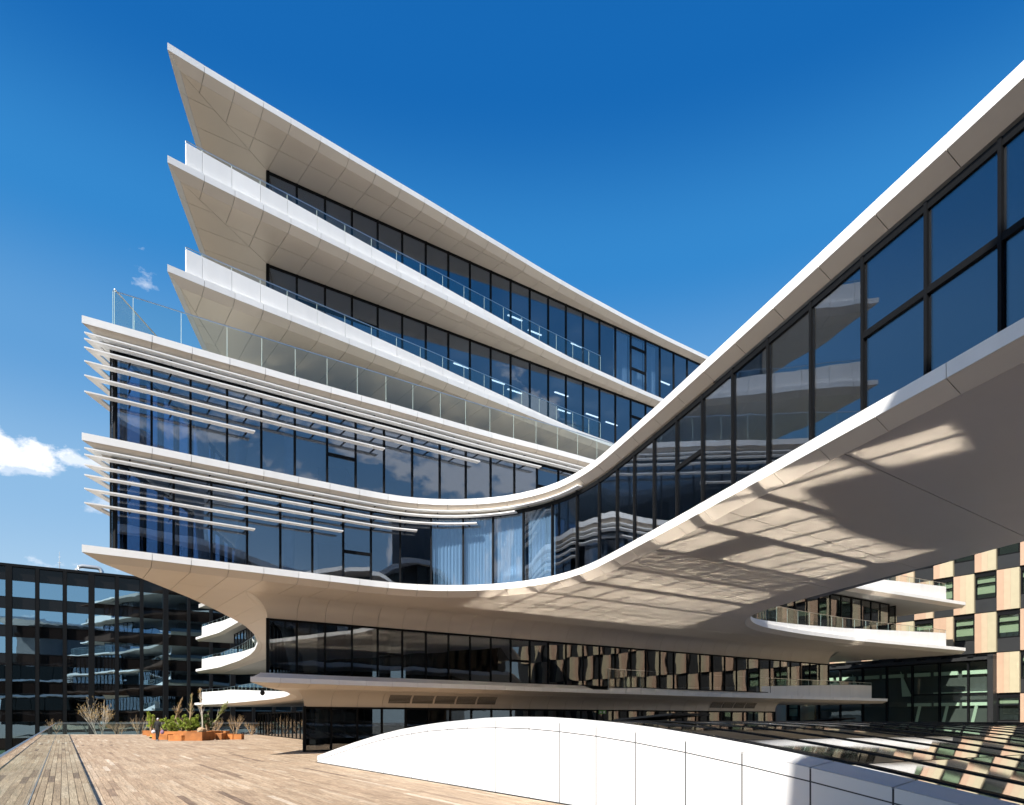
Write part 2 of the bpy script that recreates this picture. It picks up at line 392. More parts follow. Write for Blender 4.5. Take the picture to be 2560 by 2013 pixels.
def balustrade(cv, off, js, zb, zt, parent, rail=.03, post=True, gm='rail_glass'):
    """frameless glass guard: panes, pale edge strips, thin handrail. zb may be a function of t."""
    fb = zb if callable(zb) else (lambda t: zb)
    for a, b in zip(js, js[1:]):
        V = []
        for t in (a+.012, b-.012):
            for o in (-.009, .009):
                p = cv.at(t, off+o); V += [(p.x, p.y, fb(t)), (p.x, p.y, zt-.01)]
        if zt-.01-min(fb(a), fb(b)) < .03: continue
        mesh('balustrade_pane', V, [(0, 4, 5, 1), (6, 2, 3, 7), (1, 5, 7, 3), (0, 2, 6, 4), (0, 1, 3, 2), (4, 6, 7, 5)], gm, parent)
    if post:
        for t in js:
            if zt-fb(t) < .03: continue
            p = cv.at(t, off); MB().bar((p.x, p.y, fb(t)), (p.x, p.y, zt-.015), .014).build('glazing_clamp', 'glass_edge', parent)
    mb = MB(); P = [cv.at(js[0]+(js[-1]-js[0])*i/max(1, int((js[-1]-js[0])/.9)), off) for i in range(max(1, int((js[-1]-js[0])/.9))+1)]
    for p, q in zip(P, P[1:]): mb.bar((p.x, p.y, zt), (q.x, q.y, zt), rail, rail)
    mb.build('handrail', 'steel', parent)

# ------------------------------------------------------------------ ground
U = Vector((-.5499, .8352)); VV = Vector((.8352, .5499))            # the two plan directions of the site
gr = MB().add([(-900,-900,-3.2),(900,-900,-3.2),(900,900,-3.2),(-900,900,-3.2)], [(0,1,2,3)]).build('ground', 'ground'); tag(gr, kind='structure')
lawn = MB().add([(-75,20,-3.19),(-52,20,-3.19),(-40,110,-3.19),(-90,110,-3.19)], [(0,1,2,3)]).build('lawn', 'grass'); tag(lawn, kind='structure')

# ------------------------------------------------------------------ main building: plan curves in metres
LOW = [(-15.63,24.8),(-13.74,26.08),(-12.61,26.92),(-11.46,27.72),(-10.33,28.5),(-9.19,29.33),(-8.04,30.1),(-6.9,30.9)]
f5 = LOW+[(-5.74,31.66),(-4.52,32.52),(-3.3,33.39),(-2.07,34.25),(-.84,35.08),(.39,35.86),(1.65,36.64),(2.83,37.4),(4.92,38.8),(10,42.3),(16,46.4)]
f34 = LOW+[(-5.75,31.66),(-4.5,32.2),(-3.05,32.42),(-1.67,32.3),(-.3,31.92),(.99,31.1),(2.08,30.05),(2.8,28.75),(3.3,27.7),(3.8,26.1),(4.2,24.75),(4.6,23.4),(4.98,22.1),(5.4,20.6),(5.82,19.1),(6.22,17.65),(6.63,16.2),(7.0,14.8),(7.42,13.25),(7.75,12.15),(8.08,10.8),(9.6,5.5),(11.3,-1.0)]
f678 = [(-13.52,26.78),(-12.5,27.73),(-11.57,28.55),(-10.6,29.38),(-9.74,30.13),(-8.69,31.05),(-7.63,31.98),(-6.57,32.9),(-5.5,33.83),(-4.43,34.74),(-3.38,35.68),(-2.31,36.62),(-1.26,37.55),(-.2,38.47),(.86,39.43),(1.94,40.38),(3.01,41.28),(4.03,42.14),(5.1,43.0),(6.17,43.83),(7.29,44.75),(8.39,45.6),(10.5,47.2),(13.22,49.15),(19,53.3)]
f2 = [(-11.5,30.0),(-10.5,30.82),(-9.72,31.4),(-8.67,32.3),(-7.68,33.1),(-6.59,33.9),(-5.49,34.65),(-4.41,35.45),(-3.32,36.24),(-2.24,37.04),(-1.17,37.9),(-.09,38.8),(1.02,39.7),(2.12,40.55),(3.22,41.4),(4.33,42.28),(5.62,43.3),(6.85,44.22),(8.02,45.0),(10.42,46.8),(12.95,48.7),(15.56,50.5),(18.21,52.3),(20.87,54.0),(23.48,55.6),(28.62,58.8),(34.39,62.5)]
lft = [(-15.63,24.8),(-15.68,28),(-15.8,32.7),(-16.1,36),(-16.5,39.3),(-17.1,43.2),(-18.4,48.7),(-20.3,54.5),(-22.6,60),(-24.7,64.4),(-28.4,71),(-34.3,80),(-40.3,87)]
lft2 = [(-11.5,30.0),(-12.0,34),(-13.0,39),(-14.6,45),(-16.6,50),(-19.7,56),(-24.6,63.6),(-31.5,73.7),(-36.5,78.5)]
lftu = [(-13.52,26.78),(-13.9,28.4),(-14.2,29.9),(-14.55,31.6),(-15.1,34.5),(-15.9,39),(-17.2,45),(-19,52)]
rgt = [(22.2,0),(19.6,13),(17.1,22.4),(16.6,24.6),(16.0,26.7),(15.2,29.9),(14.4,33.3),(14.0,35.3),(13.78,37.2),(13.8,38.8),(14.05,40.2),(14.55,41.7),(15.3,43.2),(16.6,45.0),(18.8,47.1),(21.2,49.1),(25.6,52.2),(29.3,54.4),(33.5,56.8),(40.4,60.8)]
def start_mitre(a, b):
    da = (V2(a[1])-V2(a[0])).normalized(); db = (V2(b[1])-V2(b[0])).normalized()
    return mitre(Vector((-da.y, da.x)), Vector((db.y, -db.x)))
mL = start_mitre(f5, lft); mU = start_mitre(f678, lftu); m2 = start_mitre(f2, lft2)
C5 = Curve(f5, 1, 5, m0=mL); C34 = Curve(f34, 1, 8, m0=mL); CU = Curve(f678, 1, 8, m0=mU); C2 = Curve(f2, 1, 10, m0=m2)
CL = Curve(lft, -1, 6, m0=mL); CLU = Curve(lftu, -1, 6, m0=mU); CL2 = Curve(lft2, -1, 6, m0=m2); CR = Curve(rgt, 1, 5)
z2, z3, z4, z5, z6, z7, z8 = 3.52, 8.0, 12.07, 16.33, 19.5, 23.78, 28.2
FH, BD, BI = .275, .25, .33                       # fascia height, bevel drop, bevel inset
Cc = Vector((-11.615, 32.4)); fv = Vector((.8218, .5698)); fn = Vector((-fv.y, fv.x))
B = empty('office_building', (-11.6, 32.4, 0), 'white terraced office building of stacked pointed slabs with a glazed bridge', 'office building')

# structural slabs (grey, seen only in the joints and as floors and ceilings)
def outline(front, left, off=.34, back=()):
    return [tuple(p) for p in front.pts(off)]+list(back)+[tuple(p) for p in reversed(left.pts(off)[1:])]
ob = lambda zt, zb, poly: slab('floor_slab', poly, zb, zt, 'slab_grey', B)
right_part = [(22.0,-1.0)]+[tuple(p) for p in CR.pts(.34)]+[(37.5,66),(20,72),(-36,90)]
o34 = [tuple(p) for p in C34.pts(.34)]+right_part+[tuple(p) for p in reversed(CL.pts(.34)[1:])]
o5 = outline(C5, CL, back=[(20,72),(-36,90)])
oU = outline(CU, CLU, back=[(20,66),(-16,70)])
o2 = outline(C2, CL2, .5, back=[(32,70),(-34,82)])
ob(z3-.012, z3-FH-BD+.05, o34); ob(z4-.012, z4-FH-BD+.05, o34); ob(z5-.012, z5-FH-BD+.05, o5)
for z in (z6, z7, z8): ob(z-.012, z-FH-BD+.05, oU)
ob(z2-.03, z2-.23-.17, o2)
slab('floor_slab', [(-10.6,34.4),(30,62.5),(31,70),(-31,80),(-29,76),(-17,55)], -.2, -.03, 'slab_grey', B)
# solid core behind the offices
for a, b, w0, w1 in ((14, 46, 7.5, 14), ):
    p = [Cc+fv*a+fn*w0, Cc+fv*b+fn*w0, Cc+fv*b+fn*w1, Cc+fv*a+fn*w1]
    MB().prism(p, 0, z8-.6).build('core_wall', 'core_dark', B)
MB().prism([(-11,38.6),(-9.4,38.6),(-9.4,46),(-11,46)], 0, z5).build('core_wall', 'core_dark', B)
MB().prism([(15.5,36),(16,36),(21,10),(20.5,10)], z3, z4-.6).build('core_wall', 'core_dark', B)
MB().prism([(21,57.5),(32.5,65),(32.3,65.4),(20.8,57.9)], z3, z4-.6).build('core_wall', 'core_dark', B)

def edge(cv, z, js, fh=FH, bd=BD, bi=BI, bevel=True):
    for a, b in zip(js, js[1:]):
        sweep('fascia_panel', cv, a, b, [(0, z), (0, z-fh), (.03, z-fh), (.03, z)], 'white_panel', B)
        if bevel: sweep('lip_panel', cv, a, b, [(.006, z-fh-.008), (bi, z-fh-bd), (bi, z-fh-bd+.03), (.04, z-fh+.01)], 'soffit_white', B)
ST = 1.41
jL5 = joints(0, C5.L-7, 2.28, ST); jL34 = [0, 2.28, 3.66, 5.06, 6.44, 7.9, 9.28, 10.66, 12.02, 13.4, 14.82, 16.22, 17.66, 19.16, 20.64, 22.16, 23.7, 25.14, 26.62, 28.22, 29.8, 31.38, 32.94, 34.56, 36.16, 37.8, 39.42, 41.0, 42.6, 44.2, 45.8, 47.4, 49.0, 50.6, 52.2]; jL34 = [t for t in jL34 if t < C34.L-.4]
jU = [0, 1.4, 2.62, 3.82]+[5.04+1.41*k for k in range(40)]; jU = [t for t in jU if t < CU.L-.1]+[CU.L]; j2 = joints(0, C2.L, 1.35, ST)
jCL = joints(0, CL.L, 1.7, 2.1); jCLU = joints(0, 16, 1.75, 1.45); jCR = joints(6, CR.L, 8, 1.75); jCL2 = joints(0, CL2.L, 1.5, 2.2)
for z in (z3, z4): edge(C34, z, jL34)
edge(C5, z5, jL5)
for z in (z6, z7, z8): edge(CU, z, jU); edge(CLU, z, jCLU)
for z in (z3, z4): edge(CL, z, jCL); edge(CR, z, jCR)
edge(CL, z5, jCL[:9])
# white top strip of each edge slab so that fascias read as solid noses
for z, cv, js in ((z3, C34, jL34), (z4, C34, jL34), (z5, C5, jL5), (z6, CU, jU), (z7, CU, jU), (z8, CU, jU), (z3, CL, jCL), (z4, CL, jCL), (z3, CR, jCR), (z4, CR, jCR)):
    sweep('slab_coping', cv, js[0], js[-1], [(.031, z), (.031, z-.03), (.62, z-.03), (.62, z)], 'white_panel', B, gap=0, seg=int((js[-1]-js[0])/.6))

# lowest slab: sloping top, thin fascia, shallow lip
for a, b in zip(j2, j2[1:]):
    sweep('fascia_panel', C2, a, b, [(0, z2), (0, z2-.23), (.03, z2-.23), (.03, z2)], 'white_panel', B)
    sweep('lip_panel', C2, a, b, [(.006, z2-.238), (.45, z2-.43), (.45, z2-.40), (.04, z2-.22)], 'soffit_white', B)
    if a < 20: sweep('coping_panel', C2, a, b, [(.035, z2), (.9, z2+.26), (.9, z2+.23), (.035, z2-.03)], 'white_panel', B)
for a, b in zip(jCL2, jCL2[1:]):
    sweep('fascia_panel', CL2, a, b, [(0, z2), (0, z2-.23), (.03, z2-.23), (.03, z2)], 'white_panel', B)
    sweep('lip_panel', CL2, a, b, [(.006, z2-.238), (.45, z2-.43), (.45, z2-.40), (.04, z2-.22)], 'soffit_white', B)
sweep('slab_coping', C2, 20, C2.L, [(.035, z2), (.035, z2-.03), (3.0, z2-.03), (3.0, z2)], 'white_panel', B, gap=0, seg=30)

# soffits of the upper floors: panels run from each lip joint to a mullion, mitred at the corner
def upper_soffit(z, back=0.0, tmax=40.0):
    Ck = Cc+fn*back
    front = [tuple(p) for p in CU.pts(BI, 0, CU.near(Cc+fv*tmax-fn*2), .7)]
    tipc = front[0]
    poly = front+[tuple(Ck+fv*tmax), tuple(Ck)]
    lines = []
    for k, t in enumerate(jU[1:]):
        if t > CU.L: break
        p = CU.at(t, BI); q = Ck+fv*(1.405*(k-3)) if k >= 3 else p+fn*2
        lines.append((tuple(p), tuple(q)))
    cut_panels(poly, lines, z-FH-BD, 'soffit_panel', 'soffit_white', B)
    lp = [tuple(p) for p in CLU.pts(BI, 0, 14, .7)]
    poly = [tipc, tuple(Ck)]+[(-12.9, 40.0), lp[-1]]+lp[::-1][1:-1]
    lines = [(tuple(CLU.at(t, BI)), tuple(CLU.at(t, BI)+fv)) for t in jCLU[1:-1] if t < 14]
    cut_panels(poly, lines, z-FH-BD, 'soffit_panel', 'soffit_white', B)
upper_soffit(z8); upper_soffit(z7); upper_soffit(z6, 4.5)

# soffit under block roofs (behind the sun fins) and the great soffit of the bridge level
def block_soffit(z, cv, tmax):
    for k, (a, b) in enumerate(zip(jL5, jL5[1:])):
        if a > tmax: break
        sweep('soffit_panel', cv, a, b, [(BI+.005, z-FH-BD+.003), (BI+.005, z-FH-BD+.03), (.72, z-FH-BD-.07), (.72, z-FH-BD-.10)], 'soffit_white', B)
block_soffit(z5, C5, 26); block_soffit(z4, C34, 44)
zs = z3-FH-BD
CV = .85                                                            # cove depth at the glass below
_l = Vector((-1.9, 8.1)).normalized(); _ln = Vector((-_l.y, _l.x)); cove0 = Cc+mitre(-fn, _ln)*CV; coveL = Cc+_l*12+_ln*CV
fr = [tuple(p) for p in C34.pts(BI, 0, C34.L, .6)]
far = [tuple(p) for p in CR.pts(BI, 0, CR.L, .8)]
lftc = [tuple(p) for p in CL.pts(BI, 0, CL.L, 1.0)]
wend = Cc+fv*48.0-fn*CV
poly = fr+[(22.0,-.6)]+far+[(38.2,64.5), (32.2,70.6), tuple(wend), tuple(cove0), tuple(coveL), (-17.9,53), (-24,66.5), (-36,85.5)]+lftc[::-1][:-1]
lines = []
for t in jL34[1:-1]:                                                # joints square to the lip on the left, across the bridge on the right
    p = C34.at(t, BI); n = (C34.at(t, 1.0)-C34.at(t, 0)).normalized()
    if t < 12: lines.append((p, p+n))
axis = Vector((.27, -.963))
cut = []
for k in range(9):
    p = Vector((7.02, 14.78))+axis*(-4.4*k+8.8); cut.append((p, p+Vector((.80, .60))))
for k in range(9):
    p = Vector((7.02+.4, 14.78))+Vector((.963, .27))*(.55+1.0*k*1.0); 
bridge_lines = cut
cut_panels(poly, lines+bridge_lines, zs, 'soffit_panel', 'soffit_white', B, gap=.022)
def cove(org, d, n_out, js, zf, zh, depth, k0=0.0, name='cove_panel'):
    for a, b in zip(js, js[1:]):
        V = []; N = 9; Fc = []
        for t in (a+.009, b-.009):
            for lay in (0, .03):
                for i in range(N):
                    th = math.pi/2*i/(N-1)
                    o = depth*(1-math.sin(th)); zz = zf-(zf-zh)*(1-math.cos(th))
                    tt = t-k0*o if t < js[0]+.05 else t
                    p = org+d*tt+n_out*(o-lay*math.sin(th)); V.append((p.x, p.y, zz+lay*math.cos(th)))
        for i in range(N-1):
            Fc += [(i, i+1, 2*N+i+1, 2*N+i), (N+i+1, N+i, 3*N+i, 3*N+i+1), (i+1, i, N+i, N+i+1), (2*N+i, 2*N+i+1, 3*N+i+1, 3*N+i)]
        mesh(name, V, Fc, 'soffit_white', B, True)
jm = [1.405*k for k in range(35)]
ld = Vector((-1.9, 8.1)).normalized(); ln = Vector((-ld.y, ld.x)); KM = math.tan(math.acos((-fn).dot(ln))/2)
cove(Cc, fv, -fn, jm, zs, 6.45, CV, KM)
cove(Cc, ld, ln, [0, 1.4, 2.8, 4.2, 5.6, 7.0, 9.0, 12.0], zs, 6.45, CV, KM)
G = Vector((-10.46, 34.35))
zf1 = z2-.43
poly = [tuple(p) for p in C2.pts(.45, 0, C2.L, .8)]+[(33,66),(31,69.5),tuple(G+fv*40-fn*.75+fn*9),tuple(G+fv*40-fn*.75),tuple(G-fn*.75),(-12.2,40.5),(-15.4,50),(-20,59),(-33.5,80)]+[tuple(p) for p in reversed(CL2.pts(.45, 0, CL2.L, 1.2)[1:])]
cut_panels(poly, [(C2.at(t, .45), C2.at(t, .45)+fn) for t in j2[1:-1] if t < 44], zf1, 'soffit_panel', 'soffit_white', B)
cove(G, fv, -fn, [1.405*k for k in range(29)], zf1, 2.28, .75, .9)

# ---- glazing of every storey
class Line:
    side = 1
    def __init__(s, p, d, L): s.p = V2(p); s.d = V2(d).normalized(); s.L = L; s.n = Vector((-s.d.y, s.d.x))
    def at(s, t, off=0): return s.p+s.d*t+s.n*off
LF = Line(Cc, fv, 48)
glass_wall(LF, .03, [1.405*k for k in range(28)], z7, z8-FH-BD, B, transom={17: [z7+1.55, z7+3.0]})
glass_wall(LF, .03, [1.405*k for k in range(28)], z6, z7-FH-BD, B, transom={1: [z6+2.55], 2: [z6+2.55], 3: [z6+2.55], 17: [z6+2.6]})
glass_wall(Line(Cc+fn*4.5, fv, 40), .03, [1.405*k for k in range(22)], z5, z6-FH-BD, B)
glass_wall(LF, .03, [1.405*k for k in range(35)], z2+.24, 6.45, B, gm='dark_glass', transom={4: [z2+1.55], 10: [z2+1.6]})
LG = Line(G, fv, 41)
glass_wall(LG, .03, [1.405*k for k in range(29)], 0, 2.28, B, gm='dark_glass', mw=.09)
# left return walls of the upper floors, of level two and of the ground floor
for z, zt in ((z7, z8), (z6, z7)):
    glass_wall(Curve([(-11.615,32.4),(-12.3,35.6),(-12.9,40),(-14.2,47)], -1, 3), .03, [0, 2, 4, 6, 8, 10, 12], z, zt-FH-BD, B)
glass_wall(Curve([(-11.615,32.4),(-13.4,40.5),(-16.0,52),(-18.4,58.6),(-25.2,71.0)], -1, 3), .03, [1.5*k for k in range(28)], z2+.1, 6.45, B)
glass_wall(Curve([(-19,53),(-21.5,59.5),(-28.6,73.5),(-33,80)], -1, 3), .03, [1.5*k for k in range(20)], z3, 11.4, B)
glass_wall(Curve([(-10.46,34.35),(-12.4,41.5),(-16.6,54.5),(-20,60.5),(-29,76)], -1, 3), .03, [1.5*k for k in range(29)], 0, 2.3, B, gm='dark_glass')
# the fin-shaded block and the bridge: glass follows the slab edge
K0 = .15
jm5 = [.13, 2.34, 3.74, 5.12, 6.5, 7.92, 9.36, 10.7, 12.1, 13.58, 15.1, 16.6, 18.08, 19.54, 21.0, 22.46, 23.9, 25.4, 26.9]
glass_wall(C5, .62, jm5, z4, z5-FH-BD-.1, B, head=.22, transom={6: [z4+1.5], 14: [z4+2.3]})
G34 = Curve([tuple(C34.at(t, .62-.26*min(1, max(0, (t-10)/10)))) for t in [K0+i*.4 for i in range(int((C34.L-K0-.5)/.4))]], 1, 2)
jm3 = [0]+[x+.85 for x in (1.3, 2.7, 4.1, 5.48, 6.88, 8.3, 9.62, 11.02, 12.5, 14.04, 15.52, 17.12, 18.8, 20.46, 22.2, 23.75, 25.2, 26.7, 28.24, 29.78, 31.36, 32.93, 34.53, 36.14, 37.72, 39.2, 40.8, 42.4, 44.0, 45.6, 47.2, 48.8)]
glass_wall(G34, 0, jm3, z3, z4-FH-BD-.1, B, head=.16, curved=4, transom={6: [z3+1.3], 19: [z3+1.75], 24: [z3+1.75], 25: [z3+1.75], 26: [z3+1.75], 27: [z3+1.75], 28: [z3+1.75]})
for zb, zt in ((z3, z4-FH-BD-.1), (z4, z5-FH-BD-.1)):
    glass_wall(CL, .62, [.16]+[.16+1.45*k for k in range(1, 15)], zb, zt, B, mw=.16, md=.2)
# far side of the bridge and the east wing
FR = Curve([tuple(CR.at(t, .8)) for t in [6+.6*i for i in range(60)]]+[(17.8,49.4),(21,51.2),(24.5,53.4),(29,56.4),(33.4,59.5)], 1, 4)
glass_wall(FR, 0, [1.5*k for k in range(int(FR.L/1.5)+1)], z3, z4-FH-BD, B, curved=2, gm='dark_glass')
pe = FR.at(FR.L); glass_wall(Line(pe, (-.55,.835), 9), 0, [0, 1.5, 3, 4.5, 6], z3, z4-FH-BD, B, gm='dark_glass')
pe = Cc+fv*47.8; glass_wall(Line(pe, (-.55,.835), 9), 0, [0, 1.5, 3, 4.5, 6], z2+.2, 6.45, B, gm='dark_glass')

# ---- sun fins: twelve white blades wrapping the pointed end of the block
def fin(z, tend, cv):
    d0, w = .04, .27
    V = []; Fc = []
    lt = 2.6; n = max(4, int(tend/.7))
    seq = [(CL, lt*(1-i/5)) for i in range(5)]
    for c, t in seq:
        for o, zz in ((d0, z), (d0, z-.05), (d0+w, z-.06), (d0+w, z-.02)):
            p = c.at(t, o); V.append((p.x, p.y, zz))
    for i in range(n+1):
        t = tend*i/n
        for o, zz in ((d0, z), (d0, z-.05), (d0+w, z-.06), (d0+w, z-.02)):
            p = cv.at(t, o); V.append((p.x, p.y, zz))
    k = len(V)//4
    for i in range(k-1):
        for j in range(4): Fc.append((i*4+j, i*4+(j+1) % 4, i*4+4+(j+1) % 4, i*4+4+j))
    Fc += [(3,2,1,0), tuple(4*(k-1)+j for j in range(4))]
    f = mesh('sun_fin', V, Fc, 'white_panel', B)
    mb = MB()
    t = K0+1.42
    while t < tend-.2:
        p = cv.at(t, d0+w-.02); q = cv.at(t, .60); mb.bar((p.x, p.y, z-.04), (q.x, q.y, z-.04), .05, .05); t += 1.42
    if mb.V: mb.build('bracket', 'frame_black', f)
for z, te in ((15.78, 27), (15.55, 24.3), (15.24, 20.9), (14.74, 17.1), (14.22, 11.9), (13.63, 6.1)): fin(z, te, C5)
for z, te in ((11.57, 22), (11.33, 18.1), (10.97, 16.2), (10.59, 13.4), (10.09, 9.9), (9.57, 6.1)): fin(z, te, C34)

# ---- parapets and glass guards
def parapet(cv, off, js, z, hf, rail_h, t0, t1, name='parapet_panel'):
    for a, b in zip(js, js[1:]):
        if hf(b) < .03 and hf(a) < .03: continue
        n = 2; V = []; Fc = []
        for i, t in enumerate((a+.008, b-.008)):
            for o in (0, .10):
                p = cv.at(t, off+o); V += [(p.x, p.y, z), (p.x, p.y, z+max(.02, hf(t)))]
        mesh(name, V, [(0,4,5,1),(6,2,3,7),(1,5,7,3),(0,2,6,4),(0,1,3,2),(4,6,7,5)], 'white_panel', B)
    balustrade(cv, off+.04, js, lambda t: z+max(.0, hf(t)), z+rail_h, B)
def taper(t0, h0, t1, h1): return lambda t: h0+(h1-h0)*min(1, max(0, (t-t0)/(t1-t0)))
for z in (z7, z6):
    parapet(CU, .2, [.75, 1.38, 2.56, 3.76, 4.96]+[6.36+1.4*k for k in range(14)]+[25.6], z, taper(.75, 1.05, 25.9, .02), 1.15, .75, 25.9)
    parapet(CLU, .22, joints(2.4, 14, 4.1, 1.7), z, lambda t: 1.02, 1.15, 0, 14)
balustrade(C5, .62, [.1, 1.7, 3.4, 5.12]+[6.52+1.42*k for k in range(6)]+[15.14+1.45*k for k in range(9)], z5, z5+1.57, B, rail=.035)
balustrade(CL, .62, joints(.12, 16, 2.4, 2.3), z5, z5+1.57, B, rail=.035)
tn = CR.near((14.2, 40.8))
for z in (z3, z4):
    parapet(CR, .3, joints(tn, CR.L-2.6, tn+1.5, 1.5), z, taper(tn, .06, CR.L-3, 1.17), 1.45, 0, 0)
    te = CL.near((-21.2, 56.8)); parapet(CL, .3, joints(te, CL.L-1.5, te+1.6, 1.6), z, taper(te, .08, CL.L-6, 1.2), 1.5, 0, 0)
t0 = C2.near((8.0, 45.1)); parapet(C2, .75, joints(t0-1.5, C2.L-1.3, t0, 1.5), z2, taper(t0-1.5, .15, C2.L-4, 1.2), 1.43, 0, 0)
te = CL2.near((-16.2, 49)); parapet(CL2, .3, joints(te, CL2.L-1.3, te+1.6, 1.6), z2, taper(te, .1, CL2.L-10, 1.2), 1.5, 0, 0)

# ---- ventilation grilles set in the ground-floor cove
def grille(t0, t1, n):
    e = MB(); zc = 2.28
    p = G+fv*t0-fn*.47; q = G+fv*t1-fn*.47
    def pt(t, th, out): 
        o = .75*(1-math.sin(th))+out; zz = zf1-(zf1-zc)*(1-math.cos(th)); p = G+fv*t-fn*(o); return (p.x, p.y, zz-out*.3)
    ths = [R(34+i*5.6) for i in range(n+1)]
    e.add([pt(t0, ths[0], .012), pt(t1, ths[0], .012), pt(t1, ths[-1], .012), pt(t0, ths[-1], .012)]+[pt(t, (ths[0]+ths[-1])/2, .014) for t in (t0, t1)], [(0,1,5,4),(4,5,2,3)])
    g = e.build('vent_grille', 'vent_black', B)
    for i in range(n):
        MB().bar(pt(t0, (ths[i]+ths[i+1])/2, .045), pt(t1, (ths[i]+ths[i+1])/2, .045), .03, .017).build('slat', 'soffit_white', g)
for k in range(5): grille(4.55+1.405*k, 4.55+1.405*(k+1)-.12, 7)
for k in range(4): grille(31+1.405*k, 31+1.405*(k+1)-.12, 7)

# ---- inside: slanted columns, ceilings
for t, w, zb, zt, sl in ((2.2, 2.0, z2, 6.4, -.7), (7.0, 2.2, z2, 6.4, 0), (3.2, 1.6, 0, 2.3, 0)):
    p = Cc+fv*t+fn*w; MB().tube([(p.x+sl, p.y, zt), (p.x, p.y, zb)], .32, 14).build('column', 'column_concrete', B, True)
for z in (z4, z5):
    a = Curve([tuple(C5.at(t, .85)) for t in [1.2+i*.6 for i in range(28)]], 1, 1)
for k, (x, y) in enumerate(((-13.2,29.4),(-10.2,31.2),(-13.6,33.5))):
    for zb, zt in ((z3, z4-.55), (z4, z5-.55)): MB().tube([(x, y, zb), (x+.4*(k-1), y+.2, zt)], .24, 12).build('column', 'column_concrete', B, True)

# ------------------------------------------------------------------ the opposite wing, behind the viewer
OB = empty('terraced_building', (10, -12, 0), 'pale terraced office wing at the near end of the bridge, seen mirrored in the windows', 'office building')
oo = [(-4.55,-3.5),(.4,1.25),(5.5,4.6),(9.2,6.4),(21.4,6.0),(30,11),(48,22),(70,16),(62,-20),(2,-32),(-12.5,-13.4)]
oi_ = [(-3.9,-4.0),(.7,.5),(5.8,3.8),(9.6,5.0),(21.6,4.8),(30.4,9.8),(47.8,20.6),(68,14.6),(60,-18),(3,-30),(-10.8,-13.0)]
for z in (z2, z3, z4, z5):
    slab('floor_slab', oo if z > z2 else [(x*.92+3.2, y*.92-3.2) for x, y in oo], z-.5, z-.02, 'white_panel', OB)
zz_ = [0, z2, z3, z4, z5]
for k in range(4):
    pts_ = oi_ if k > 1 else [(x*.9+4, y*.9-4.5) for x, y in oi_]
    for a, b in zip(pts_, pts_[1:]+pts_[:1]):
        a, b = V2(a), V2(b); n_ = max(1, int((b-a).length/3))
        for i in range(n_):
            p, q = a.lerp(b, (i+.02)/n_), a.lerp(b, (i+.98)/n_); d_ = (q-p).normalized(); o_ = Vector((-d_.y, d_.x))*.03
            MB().prism([p, q, q+o_, p+o_], zz_[k]+.02, zz_[k+1]-.5).build('window', 'spandrel_glass', OB)
    slab('core_wall', [(x*.97+.5, y*.97-.6) for x, y in pts_], zz_[k]+.02, zz_[k+1]-.52, 'core_dark', OB)

slab('roof', [(-11.5,-9.5),(-8.6,-6.3),(-5.2,-4.0),(-1.2,-4.3),(6,-4.3),(20,-4.5),(32,-10),(32,-25),(2,-25),(-6,-17)], 27.6, 28.1, 'white_panel', OB)  # high slab out of view, added to keep sun off part of the skylight
slab('core_wall', [(0,-9),(6,-6.5),(19,-7.5),(29,-12),(29,-23),(2,-23)], z5-.02, 27.6, 'core_dark', OB)  # unseen mass added under that slab to carry it

# ------------------------------------------------------------------ arched skylight with its white side wall
W0 = Vector((-7.5, 26.3)); WD = -U                                   # the wall runs from its low tip towards the viewer's side
ARCH = [(0,.24),(2,.56),(4,.87),(6,1.15),(7.7,1.35),(9.5,1.51),(11.6,1.615),(13,1.64),(14.3,1.63),(15.3,1.59),(16.45,1.52),(17.5,1.43),(18.6,1.31),(19.7,1.17),(20.8,1.01),(21.9,.83),(23,.64),(24,.46),(25,.26),(25.6,.14)]
def arch(s):
    for (a, za), (b, zb) in zip(ARCH, ARCH[1:]):
        if s <= b: f = (s-a)/(b-a); return za+(zb-za)*max(0, f)
    return ARCH[-1][1]
def wp(s, w): p = W0+WD*s+VV*w; return p
SK = empty('skylight', (W0.x, W0.y, 0), 'low arched glass skylight edged by a bright white panelled wall on the deck', 'skylight')
SEAMS = [0, 1.6, 3.0, 4.3, 5.5, 6.5, 7.5, 8.5, 9.5, 10.63, 11.66, 12.97, 14.29, 15.34, 16.45, 17.48, 18.61, 19.68, 20.76, 21.83, 22.93, 24.0, 25.5]
g = .013
sm = MB()
for a in SEAMS[1:-1]:
    p, q = wp(a-.014, .001), wp(a+.014, .001); sm.prism([p, q, q+VV*.03, p+VV*.03], .0, arch(a)-.02)
for a, b in zip(SEAMS, SEAMS[1:]):
    for i in range(3):
        s0, s1 = a+(b-a)*i/3, a+(b-a)*(i+1)/3
        sm.add([(*wp(s0, .0015), max(.01, arch(s0)-.20)), (*wp(s1, .0015), max(.01, arch(s1)-.20)), (*wp(s1, .0015), max(.02, arch(s1)-.165)), (*wp(s0, .0015), max(.02, arch(s0)-.165))], [(0, 1, 2, 3)])
sm.build('seam', 'seam_grey', SK)
